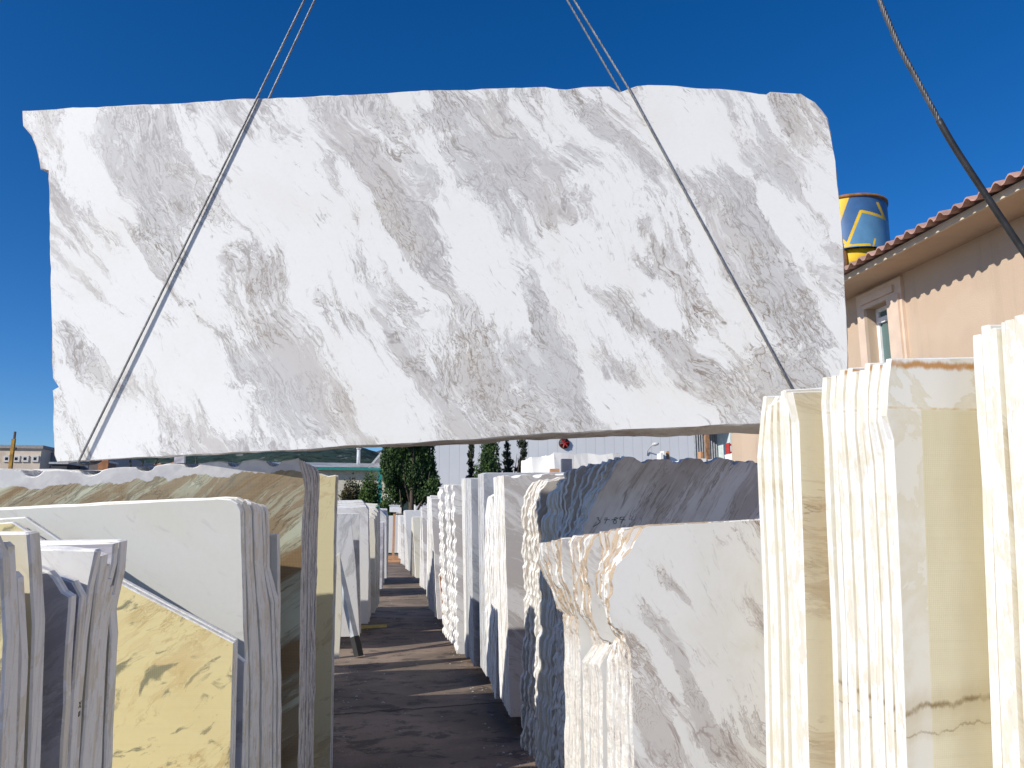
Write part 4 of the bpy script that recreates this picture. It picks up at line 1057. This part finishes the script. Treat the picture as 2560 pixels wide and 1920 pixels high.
# ------------------------------------------------------------------ painted tank behind the peach building
TY = 17.0
tc = onY(2122, 600, TY); tr = (onY(2207, 640, TY).x-onY(2122, 640, TY).x)*.985
zt_, zb_ = onY(2122, 527, TY).z, onY(2122, 648, TY).z
e = empty('tank', (tc.x, TY, 0)); tag(e, 'yellow and blue painted round tank with a rusty rim above the tiled roof', 'tank')
yel = plain('tank_yellow', (.72, .45, .02), .5, .12, 3, .1, dirt=(.3, .15, .05), dirt_amt=.35)
blu = plain('tank_blue', (.045, .12, .27), .45, .12, 3, .1, dirt=(.20, .15, .12), dirt_amt=.5)
lbl = plain('tank_light_blue', (.10, .24, .40), .45, .1, 3, .1)
rus = plain('tank_rust', (.30, .13, .04), .8, .3, 8, .3)
H = zt_-zb_
def tank_mi(an, h):
    """an: angle on the shell (0 = towards the viewer, + to the right), h: 0 foot .. 1 rim"""
    x = math.sin(an)                         # -1 .. 1 across the visible half
    zx = 500+x*250                           # column in the enlarged view, rim at 355, foot at 690
    zy = 690-h*335
    def edge(x0, y0, x1, y1): return (zx-x0)*(y1-y0)-(zy-y0)*(x1-x0)
    # yellow diagonal on the left
    if zy < 560 and zx < 520-(zy-370)*.42: return 0
    ln = 9
    def near(x0, y0, x1, y1, wd=ln):
        L2 = (x1-x0)**2+(y1-y0)**2; t_ = max(0, min(1, ((zx-x0)*(x1-x0)+(zy-y0)*(y1-y0))/L2))
        return math.hypot(zx-x0-t_*(x1-x0), zy-y0-t_*(y1-y0)) < wd
    if near(430, 600, 490, 670) or near(490, 670, 585, 460) or near(585, 460, 722, 490) or near(722, 490, 690, 400) or near(655, 640, 640, 690, 5) or near(430, 675, 620, 680, 7): return 0
    if zx > 585-(zy-460)*.45 and zy > 462+(zx-585)*.2: return 2
    if near(430, 640, 470, 676, 22) and zy > 640: return 2
    return 1
NA, NH = 440, 110
vs = []; fs = []; mi = []
for j in range(NH+1):
    h = j/NH; rad = tr*(1.0 - .05*h*0)
    for i in range(NA):
        an = 2*PI*i/NA; vs.append((rad*math.sin(an), -rad*math.cos(an), zb_+H*h))
for j in range(NH):
    for i in range(NA):
        fs.append((j*NA+i, j*NA+(i+1) % NA, (j+1)*NA+(i+1) % NA, (j+1)*NA+i))
        an = 2*PI*(i+.5)/NA
        if an > PI: an -= 2*PI
        an += math.atan2(tc.x, TY)
        k = tank_mi(an, (j+.5)/NH) if abs(an) < PI/2 else 1
        mi.append(k)
me = bpy.data.meshes.new('shell'); me.from_pydata(vs, [], fs)
sh = link('shell', me, (yel, blu, lbl), e)
for p, k in zip(me.polygons, mi): p.material_index = k; p.use_smooth = True
mb = MB(); mb.tube([(0, 0, zt_-.02), (0, 0, zt_+.05), (0, 0, zt_+.06)], [tr+.03, tr+.035, tr-.02], 64); mb.build('rim', rus, e)
mb = MB(); mb.tube([(0, 0, zb_-.75), (0, 0, zb_-.32), (0, 0, zb_+.02), (0, 0, zb_+.04)], [tr*.6, tr*.82, tr*.86, tr*.8], 48); mb.build('cone', yel, e)
for k in range(4):
    an = PI/4+k*PI/2
    mb = MB(); mb.box((math.cos(an)*tr*.9, math.sin(an)*tr*.9, (zb_+.1)/2), (.12, .12, zb_+.1)); mb.build('leg', rus, e)
mb = MB(); mb.tube([(.05, 0, zt_+.05), (.05, 0, zt_+.2)], .05, 8); mb.tube([(-.05, 0, zt_+.05), (-.05, 0, zt_+.15)], .07, 8); mb.build('valve', rus, e)

# ------------------------------------------------------------------ marble blocks and offcuts beyond the stacks
Mblk = marble('marble_block', base=(.80, .79, .76), grey=(.68, .66, .62), vein=(.5, .42, .33), ang=30, cover=.3, veins=.4, scale=.8, seed=141, rough=.7, grit=.1)
def block(Y, u0, v0, u1, v1, depth, zb, label, cat='marble block', rough_=.05, mat=None, side=0.0, name='marble_block', grp=None):
    a, b = onY(u0, v0, Y), onY(u1, v1, Y)
    sx, sz = b.x-a.x, a.z-zb
    bm = bmesh.new(); bmesh.ops.create_cube(bm, size=1)
    bmesh.ops.subdivide_edges(bm, edges=bm.edges, cuts=9, use_grid_fill=True)
    for v in bm.verts:
        v.co = Vector((v.co.x*sx, (v.co.y+.5)*depth, (v.co.z+.5)*sz))
        nz = Vector((noise.noise(v.co*2.1+Vector((Y, u0, 0))), noise.noise(v.co*2.1+Vector((3, Y, 9))), noise.noise(v.co*2.1+Vector((u0, 5, Y)))))
        nz2 = Vector((noise.noise(v.co*7), noise.noise(v.co*7+Vector((9, 0, 0))), noise.noise(v.co*7+Vector((0, 9, 0)))))
        v.co += nz*rough_+nz2*rough_*.4
    me = bpy.data.meshes.new(name); bm.to_mesh(me); bm.free()
    o = link(name, me, (mat or Mblk,)); o.location = ((a.x+b.x)/2, Y, zb)
    return tag(o, label, cat, grp)
block(16.5, 1385, 1133, 1552, 1180, 1.6, .0, 'large rough white marble block rising above the shaded stacks, before the warehouse')
block(17.2, 1330, 1142, 1383, 1180, 1.4, .0, 'narrower white marble block attached to the left of the large rough block', rough_=.03)
o1 = onY(1415, 1180, 16.3)
mb = MB(); zc_ = onY(1415, 1148, 16.3).z
mb.box((0, 0, zc_/2), (26/F*16.3, .12, zc_)); o = mb.build('steel_post', plain('post_dark', (.09, .10, .14), .5)); o.location = (o1.x, 16.25, 0)
tag(o, 'dark grey steel post standing against the large rough white block', 'post')
o1 = onY(1386, 1174, 15.4); zc_ = onY(1386, 1172, 15.4).z
mb = MB(); mb.box((0, 0, zc_/2), (.19, .1, zc_)); o = mb.build('timber_post', orange); o.location = (o1.x, 15.4, 0)
tag(o, 'orange timber end showing left of the dark post before the white block', 'timber')
for k in range(9):
    u = 1727+k*20
    block(15+.02*k, u, 1146+(k % 3), u+19.3, 1160, .9, .0, f'{ORD[k]} white block from the warehouse side in the row above the notched slab', rough_=.02, grp='white blocks in a row behind the notched slab', mat=Mblk)
block(13.5, 1858, 1129, 1920, 1160, .8, .0, 'squarish white block before the peach wall, highest of the row', rough_=.03)
for k, (u, ww_, v, mt) in enumerate([(1652, 7, 1132, Mblk), (1660, 6, 1127, Mblk), (1667, 7, 1128, orange)]):
    block(19+.1*k, u, v, u+ww_, 1160, .3, .0, ['thin white offcut standing left in the trio before the grey wall', 'taller white offcut in the middle of the trio before the grey wall', 'orange timber board standing right in the trio before the grey wall'][k],
          cat='offcut' if k < 2 else 'timber', rough_=.02, mat=mt, name='marble_offcut' if k < 2 else 'timber_board')
block(20, 1751, 1129, 1759, 1160, .2, .0, 'short orange timber board standing left of the open shed', cat='timber', rough_=.01, mat=orange, name='timber_board')

# ------------------------------------------------------------------ left background
BY = 60.0
c1 = onY(104, 1122, BY); c0 = onY(-180, 1122, BY)
e = empty('flat_building', (c1.x, BY, 0)); tag(e, 'beige flat roofed building with small square windows at the far left', 'building')
bz = c1.z
beige = plain('beige_plaster', (.66, .56, .45), .9, .12, .5, .1, dirt=(.3, .22, .16), dirt_amt=.5)
wd_ = c1.x-c0.x
wins = [(41, 1147), (63, 1147), (88, 1147), (17, 1147), (-30, 1147), (-80, 1147)]
ws = 6.5/F*BY/2*1.05
mb = MB(); mb.box((-wd_/2, 6, bz/2), (wd_, 12, bz)); mb.build('wall', beige, e)
mb = MB(); mb.box((-wd_/2, 6, bz+.12), (wd_+.3, 12.3, .24)); mb.build('parapet', plain('parapet_grey', (.3, .29, .28), .9), e)
mb = MB(); mb.box((2.0, 7.6, bz*.49), (3.98, 12, bz*.98)); mb.build('side_wing', plain('dark_plaster', (.24, .25, .27), .9), e)
for u, v in wins:
    q = onY(u, v, BY-.05)
    mb = MB(); x, z = q.x-c1.x, q.z
    for (dx, dz, sx, sz) in ((0, ws+.06, 2*ws+.24, .12), (0, -ws-.06, 2*ws+.24, .12), (ws+.06, 0, .12, 2*ws), (-ws-.06, 0, .12, 2*ws)):
        mb.box((x+dx, -.03, z+dz), (sx, .1, sz))
    wv_ = mb.build('window', plain('frame_grey', (.6, .58, .55), .7), e)
    mb = MB(); mb.box((x, -.01, z), (2*ws, .03, 2*ws)); mb.build('pane', plain('dark_pane', (.02, .02, .025), .2), wv_)
# ladder on its side
mb = MB()
for k in range(12): mb.box((4.6, .4, bz-.3-k*.35), (.5, .05, .05))
for sx in (4.35, 4.85): mb.box((sx, .4, bz-2), (.06, .06, 4.6))
mb.box((4.1, .4, bz+.9), (1.6, .05, .05)); mb.box((3.35, .4, bz+.5), (.05, .05, .9))
mb.build('ladder', plain('ladder_dark', (.06, .05, .045), .7), e)
# yellow mast
mp = onY(25, 1180, 34); mt_ = onY(25, 1091, 34).z
e = empty('mast', (mp.x, 34, 0)); tag(e, 'rusty yellow lattice mast standing before the beige flat roofed building', 'mast')
ymt = plain('mast_yellow', (.38, .21, .03), .7, .4, 4)
mb = MB(); mb.box((0, 0, mt_*.49), (.12, .12, mt_*.98-.0)); mb.build('pole', ymt, e)
mb = MB(); mb.box((.02, 0, mt_-.25), (.06, .08, .9)); mb.box((.06, 0, mt_-.5), (.14, .1, .1)); mb.build('mast_head', plain('mast_dark', (.08, .06, .05), .7), e)
for k in range(14):
    mb = MB(); mb.box((-.085, 0, mt_-.8-k*.28), (.05, .05, .03)); mb.build('rung', ymt, e)
# low sheds and walls seen in the gap under the hanging slab
def far_block(name, Y, u0, u1, v, h_add, mat, label, cat='building', depth=5):
    a, b = onY(u0, v, Y), onY(u1, v, Y)
    e = empty(name, ((a.x+b.x)/2, Y, 0)); tag(e, label, cat)
    mb = MB(); mb.box((0, depth/2, a.z/2), (b.x-a.x, depth, a.z)); mb.build('wall', mat, e)
    mb = MB(); mb.box((0, depth/2, a.z+.06), (b.x-a.x+.2, depth+.2, .12)); mb.build('roof', galv, e)
    return e
far_block('shed', 50, 128, 168, 1160, 0, plain('dark_shed', (.05, .05, .06), .8), 'dark low shed just right of the beige flat roofed building')
far_block('shed', 52, 168, 222, 1153, 0, plain('blue_shed', (.12, .15, .20), .7), 'bluish low shed under the left sling', depth=4)
far_block('shed', 49, 224, 247, 1152, 0, plain('grey_brown_shed', (.16, .13, .12), .8), 'small grey brown hut under the left end of the hanging slab', depth=3)
mb = MB(); a, b = onY(247, 1150, 30), onY(272, 1150, 30); mb.box((0, 0, a.z/2), (b.x-a.x, .06, a.z)); o = mb.build('steel_plate', plain('rust_plate', (.34, .15, .07), .8, .4, 3)); o.location = ((a.x+b.x)/2, 30, 0)
tag(o, 'rusty brown plate standing upright under the hanging slab', 'steel plate')
mb = MB(); a, b = onY(438, 1138, 9.5), onY(463, 1138, 9.5); mb.box((0, 0, a.z/2), (b.x-a.x, .06, a.z)); o = mb.build('marble_offcut', M_lilac); o.location = ((a.x+b.x)/2, 9.5, 0)
tag(o, 'narrow lilac offcut slab standing upright beyond the green slabs', 'offcut')
# white roofed workshop with green trim
e = empty('workshop', (0, 0, 0)); q0, q1 = onY(640, 1170, 58), onY(975, 1170, 58)
e.location = ((q0.x+q1.x)/2, 58, 0); tag(e, 'low workshop with a white corrugated roof and green gutter behind the bushes', 'building')
zr_ = onY(900, 1175, 58).z; hw = (q1.x-q0.x)/2
mb = MB(); mb.box((0, 3.5, zr_/2), (2*hw-.4, 7, zr_)); mb.build('wall', plain('workshop_wall', (.55, .52, .42), .85), e)
mb = MB(); N_ = 130
for i in range(N_):
    x0 = -hw+i*2*hw/N_; x1 = x0+2*hw/N_; xm = (x0+x1)/2
    ya, yb, za, zb = -.5, 7.5, zr_+.12, zr_+1.0
    mb.add([(x0, ya, za), (xm, ya, za+.07), (xm, yb, zb+.07), (x0, yb, zb)], [(0, 1, 2, 3)]); mb.add([(xm, ya, za+.07), (x1, ya, za), (x1, yb, zb), (xm, yb, zb+.07)], [(0, 1, 2, 3)])
mb.build('roof', plain('roof_white', (.68, .67, .64), .6, .2, .6), e)
grn = plain('green_trim', (.02, .23, .20), .5)
mb = MB(); mb.box((0, -.52, zr_+.03), (2*hw, .1, .17)); mb.build('gutter', grn, e)
for xx in (hw-.7, hw-6.5, -hw+3):
    mb = MB(); mb.box((xx, -.45, zr_/2), (.25, .12, zr_)); mb.build('downpipe', grn, e)
q = onY(893, 1160, 60)
mb = MB(); mb.cyl((q.x-e.location.x, 4, zr_+.4), (q.x-e.location.x, 4, zr_+1.9), .14, 12); mb.tube([(q.x-e.location.x, 4, zr_+1.9), (q.x-e.location.x, 4, zr_+2.05)], .19, 12); mb.build('chimney', plain('chimney_steel', (.5, .52, .55), .4), e)
# house with gable behind the big tree
q0, q1 = onY(934, 1160, 75), onY(1010, 1160, 75)
e = empty('house', ((q0.x+q1.x)/2, 75, 0)); tag(e, 'white gabled house half hidden behind the tall conifer', 'house')
hw = (q1.x-q0.x)/2; zg = onY(934, 1162, 75).z; zp = onY(970, 1125, 75).z
mb = MB(); mb.add([(-hw, 0, 0), (hw, 0, 0), (hw, 0, zg), (0, 0, zp+.6), (-hw, 0, zg), (-hw, 9, 0), (hw, 9, 0), (hw, 9, zg), (0, 9, zp+.6), (-hw, 9, zg)],
                  [(0, 1, 2, 3, 4), (9, 8, 7, 6, 5), (0, 4, 9, 5), (1, 6, 7, 2)]); mb.build('wall', plain('house_white', (.7, .68, .64), .8), e)
mb = MB()
mb.add([(-hw-.5, -.5, zg-.25), (0, -.5, zp+.75), (0, 9.5, zp+.75), (-hw-.5, 9.5, zg-.25), (hw+.5, -.5, zg-.25), (hw+.5, 9.5, zg-.25),
        (-hw-.5, -.5, zg-.55), (0, -.5, zp+.45), (0, 9.5, zp+.45), (-hw-.5, 9.5, zg-.55), (hw+.5, -.5, zg-.55), (hw+.5, 9.5, zg-.55)],
       [(0, 1, 2, 3), (1, 4, 5, 2), (6, 9, 8, 7), (7, 8, 11, 10), (0, 6, 7, 1), (1, 7, 10, 4), (0, 3, 9, 6), (4, 10, 11, 5)])
mb.build('roof', plain('house_roof', (.45, .47, .48), .6), e)

# ------------------------------------------------------------------ hills
def hill(name, R0, R1, prof, mat, seed, foot_z=-2):
    """prof: (u, v) skyline seen at distance R1; the slope falls to R0."""
    us = [p[0] for p in prof]
    def sky_v(u):
        for i in range(len(prof)-1):
            if prof[i][0] <= u <= prof[i+1][0]:
                f = (u-prof[i][0])/(prof[i+1][0]-prof[i][0]); f = f*f*(3-2*f)
                return prof[i][1]*(1-f)+prof[i+1][1]*f
        return prof[-1][1]
    NU, NR = 260, 26
    vs = []; fs = []
    for i in range(NU+1):
        u = us[0]+(us[-1]-us[0])*i/NU
        P = onY(u, sky_v(u), R1)
        dx = P.x/P.y
        for j in range(NR+1):
            f = j/NR
            Y = R0+(R1-R0)*f if j <= NR-5 else R1+(j-NR+5)*(R1-R0)*.12
            ff = min(1, (j/(NR-5)))
            z = foot_z+(P.z-foot_z)*(ff**.8) if j <= NR-5 else P.z*(1-(j-NR+5)*.15)
            x = dx*Y
            z += (noise.noise(Vector((x/90, Y/90, seed)))*14+noise.noise(Vector((x/28, Y/28, seed)))*5+noise.noise(Vector((x/9, Y/9, seed)))*2.2)*min(1, ff*2)*(.5 if j >= NR-6 else 1)*(R1/1500)
            vs.append((x, Y, z))
    for i in range(NU):
        for j in range(NR):
            a = i*(NR+1)+j; fs.append((a, a+NR+1, a+NR+2, a+1))
    mb = MB(); mb.add(vs, fs, 0, True); o = mb.build(name, mat); o['kind'] = 'structure'; return o
def hill_mat(name, c1, c2, c3, s=1.0):
    t = NT(name); p = t.coord('Object')
    n1 = t.noise(p, .012*s, 7, .7); n2 = t.noise(p, .07*s, 5, .75)
    c = t.mix(t.ss(n1, .4, .6), c1, c2); c = t.mix(t.ss(n2, .42, .62), c, tuple(a*.45 for a in c1))
    c = t.mix(t.math('MULTIPLY', t.ss(t.noise(p, .03*s, 4, .7), .60, .66), .8), c, c3)
    return t.done(c, .95, .05)
hill('hills', 700, 1500, [(-1500, 1230), (-400, 1200), (100, 1185), (230, 1168), (273, 1160), (316, 1151), (384, 1143), (480, 1141), (576, 1138), (671, 1129), (725, 1127), (806, 1127), (847, 1133), (888, 1141), (960, 1150), (1100, 1165), (1300, 1180), (2000, 1200), (3600, 1215)],
     hill_mat('hill_green', (.035, .060, .055), (.05, .072, .052), (.20, .20, .19)), 5)
hill('hills', 1600, 2200, [(700, 1175), (800, 1160), (860, 1150), (895, 1144), (915, 1139), (942, 1133), (985, 1136), (1060, 1150), (1200, 1170), (1500, 1200)],
     hill_mat('hill_dry', (.09, .11, .10), (.10, .11, .09), (.45, .34, .25), .8), 9)

# ------------------------------------------------------------------ trees
bark = plain('bark', (.10, .075, .055), .9, .3, 20, .5)
def leaf_mat(name, c1, c2):
    t = NT(name); p = t.coord('Object')
    n = t.noise(p, 2.2, 3, .6); n2 = t.noise(p, 17, 2, .6)
    c = t.mix(t.ss(n, .35, .65), c1, c2); c = t.mix(t.ss(n2, .4, .65), c, tuple(a*.6 for a in c1))
    return t.done(c, .65, .3)
LF = leaf_mat('foliage_cypress', (.035, .075, .022), (.075, .135, .03))
LF2 = leaf_mat('foliage_bush', (.05, .10, .02), (.09, .15, .03))
LF3 = leaf_mat('foliage_dark', (.03, .045, .022), (.05, .06, .03))
LF4 = leaf_mat('foliage_autumn', (.10, .075, .03), (.06, .08, .03))
def crown(clumps, n, size, seed, vert=.6):
    """clumps: (x, y, z, rx, ry, rz, weight); small leaf sprays, denser towards the clump surface."""
    rnd = random.Random(seed); vs = []; fs = []
    tot = sum(c[6] for c in clumps)
    for c in clumps:
        for _ in range(int(n*c[6]/tot)):
            th = rnd.uniform(0, 2*PI); cz = rnd.uniform(-1, 1); r = rnd.random()**.4
            sx = math.sqrt(1-cz*cz)
            d = Vector((sx*math.cos(th), sx*math.sin(th), cz))
            k = 1+.35*noise.noise(d*2.5+Vector((c[0], c[2], seed)))
            p = Vector((c[0]+d.x*c[3]*r*k, c[1]+d.y*c[4]*r*k, c[2]+d.z*c[5]*r*k))
            nrm = Vector((rnd.gauss(0, 1), rnd.gauss(0, 1), rnd.gauss(0, 1)+.3)).normalized()
            a = nrm.orthogonal().normalized(); ang = rnd.uniform(0, 2*PI)
            b = nrm.cross(a); a2 = a*math.cos(ang)+b*math.sin(ang)
            up = (Vector((0, 0, 1))*vert+a2*(1-vert)).normalized(); sd2 = nrm.cross(up).normalized()
            s = size*rnd.uniform(.5, 1.3); i = len(vs)
            vs += [tuple(p-sd2*s*.35), tuple(p+up*s*.35-sd2*s*.1+nrm*s*.1), tuple(p+up*s), tuple(p+sd2*s*.4+up*s*.2)]
            fs.append((i, i+1, i+2, i+3))
    mb = MB(); mb.add(vs, fs); return mb
def tree(name, loc_, clumps, n, size, trunk, label, cat, mat, seed, group=None, limbs=0, vert=.6):
    e = empty(name, loc_); tag(e, label, cat, group)
    crown(clumps, n, size, seed, vert).build('crown', mat, e)
    rnd = random.Random(seed); mb = MB()
    h, r = trunk
    mb.tube([(0, 0, 0), (rnd.uniform(-.1, .1), 0, h*.4), (rnd.uniform(-.15, .15), 0, h*.8), (0, 0, h)], [r, r*.75, r*.45, r*.12], 9)
    for k in range(limbs):
        a = rnd.uniform(0, 2*PI); z0 = h*rnd.uniform(.08, .5); ln = h*rnd.uniform(.3, .5); s = rnd.uniform(.15, .35)
        mb.tube([(0, 0, z0), (math.cos(a)*ln*s, math.sin(a)*ln*s, z0+ln*.5), (math.cos(a)*ln*s*1.4, math.sin(a)*ln*s*1.4, z0+ln)], [r*.45, r*.3, r*.08], 6)
    mb.build('trunk', bark, e)
    return e
# big multi stemmed conifer
TY_ = 44.0
def TP(u, v, Y=TY_): return onY(u, v, Y)
o0 = TP(1030, 1280); ox = o0.x
rnd = random.Random(5)
cl = []
for (u, v, ru, rv) in [(985, 1150, 26, 60), (1020, 1130, 26, 55), (1055, 1135, 26, 60), (990, 1210, 24, 40), (1030, 1190, 34, 50), (1065, 1200, 26, 50), (1082, 1225, 18, 30), (965, 1165, 12, 30),
                       (1000, 1245, 18, 22), (1050, 1240, 24, 24), (1075, 1180, 14, 50), (970, 1200, 10, 22), (1040, 1090, 24, 30), (1005, 1085, 24, 30), (1062, 1100, 14, 30)]:
    q = TP(u, v); s = TY_/F
    cl.append((q.x-ox, rnd.uniform(-.5, .8), q.z, ru*s*1.22, ru*s*1.1, rv*s*1.0, ru*rv*1.0))
tree('conifer', (ox, TY_, 0), cl, 34000, .16, (6.0, .2), 'big dense dark green conifer with several stems beside the grey warehouse', 'tree', LF, 3, limbs=5)
def simple_tree(u, vbase, vtop, wpx, Y, n, mat, label, seed, sparse=False, name='cypress', cat='tree', size=.16):
    b = onY(u, vtop, Y); h = b.z; wd = wpx/F*Y/2
    zb_ = onY(u, vbase, Y).z
    rnd = random.Random(seed); cl = []
    nn = 12 if sparse else 10
    lo = max(.4, zb_*.3)
    for k in range(nn):
        f = k/(nn-1); z = lo+(h-lo)*f
        ww_ = wd*2.0*(1-.72*f**1.6)*(rnd.uniform(.5, 1.1) if sparse else rnd.uniform(.85, 1.05))
        ox_ = rnd.uniform(-.35, .35)*wd*(1 if sparse else .35)*(1-.6*f)
        cl.append((ox_, rnd.uniform(-.3, .3)*wd, z, ww_*(.7 if sparse else .9), ww_*.8, (h-lo)/nn*(.6 if sparse else 1.1), ww_*1.0))
    return tree(name, (b.x, Y, 0), cl, n, size, (h*.97, .09+.01*h), label, cat, mat, seed, limbs=6)
simple_tree(1178, 1200, 1100, 34, 46, 3800, LF3, 'thin sparse cypress, leftmost of the four before the grey warehouse', 11, True)
simple_tree(1222, 1200, 1070, 56, 45, 12000, LF, 'full green cypress between the thin ones before the grey warehouse', 12)
simple_tree(1268, 1200, 1098, 34, 46, 3000, LF3, 'thin sparse cypress just right of the full green one', 13, True)
simple_tree(1306, 1200, 1092, 44, 46, 5000, LF3, 'dark ragged cypress left of the large white block', 14, True)
# bushes left of the big conifer
for (u, v, wd, Y, mt, lab, sd_) in [(925, 1173, 60, 42, LF2, 'bright green bush beside the tall conifer', 21), (868, 1190, 55, 43, LF4, 'rusty brown bush in front of the workshop wall', 22),
                                    (965, 1232, 44, 41, LF2, 'small bright bush at the foot of the tall conifer', 23), (900, 1205, 70, 43.5, LF, 'dark green bush between the brown and bright ones', 24), (832, 1200, 40, 42, LF, 'dark bush half hidden by the pale yellow slab', 25)]:
    q = onY(u, v, Y); h = q.z; s = wd/F*Y/2; rnd = random.Random(sd_)
    cl = [(rnd.uniform(-.5, .5)*s, rnd.uniform(-.4, .4)*s, h*rnd.uniform(.15, .72), s*.7, s*.7, h*.3, 1) for _ in range(11)]
    cl.append((0, 0, h*.45, s*.8, s*.7, h*.45, 2.5))
    tree('bush', (q.x, Y, 0), cl, 9000, .14, (h*.7, .08), lab, 'bush', mt, sd_, limbs=5, vert=.4)
for k, (u, v) in enumerate([(327, 1148), (358, 1146), (393, 1141), (490, 1138)]):
    simple_tree(u, 1175, v, 9, 40, 500, LF3, f'{["first", "second", "third", "fourth"][k]} small dark cypress from the left in the gap below the hanging slab', 30+k, size=.12)
# stone chips and slurry lumps on the floor along the slab feet
rnd = random.Random(4); vs = []; fs = []
for k in range(420):
    y = 4.6+rnd.random()**1.6*16; side = rnd.random()
    x = (-.38+rnd.gauss(0, .09)) if side < .42 else ((.95+rnd.gauss(0, .10)) if side < .86 else rnd.uniform(-.4, .95))
    s = rnd.uniform(.004, .016)*(1.6 if rnd.random() < .06 else 1); i = len(vs)
    for q in ((-1, -.8, 0), (1, -.6, 0), (.8, .9, 0), (-.7, .7, 0), (rnd.uniform(-.3, .3), rnd.uniform(-.3, .3), .9)):
        vs.append((x+q[0]*s*rnd.uniform(.6, 1.2), y+q[1]*s*rnd.uniform(.6, 1.2), .0015+q[2]*s*.7))
    fs += [(i, i+1, i+4), (i+1, i+2, i+4), (i+2, i+3, i+4), (i+3, i, i+4)]
mb = MB(); mb.add(vs, fs); o = mb.build('stone_chips', plain('chip_white', (.42, .40, .37), .8)); tag(o, 'small white stone chips lying along the slab feet on the aisle floor', 'stone chips', kind='stuff')
# bird-dark top twig on the white block left out; foam of town houses on the hill
rnd = random.Random(77)
hm = plain('town_white', (.6, .57, .52), .8); hr = plain('town_roof', (.42, .22, .14), .8)
for k in range(14):
    u = 300+k*17+rnd.uniform(-5, 5); v = 1166+rnd.uniform(-7, 3)
    q = onY(u, v, 690); sc_ = rnd.uniform(4, 7)
    e = empty('house', (q.x, 690, 0)); tag(e, None, 'house', 'tiny pale houses of the far town below the hills'); e['label'] = 'tiny pale house of the far town, '+ORD[k]+' one counted from the beige flat roofed building'
    mb = MB(); mb.box((0, 0, (q.z)/2), (sc_, sc_, q.z)); mb.build('wall', hm, e)
    mb = MB(); mb.add([(-sc_/2-.4, -sc_/2-.4, q.z), (sc_/2+.4, -sc_/2-.4, q.z), (sc_/2+.4, sc_/2+.4, q.z), (-sc_/2-.4, sc_/2+.4, q.z), (0, 0, q.z+1.8)], [(0, 1, 4), (1, 2, 4), (2, 3, 4), (3, 0, 4)]); mb.build('roof', hr, e)
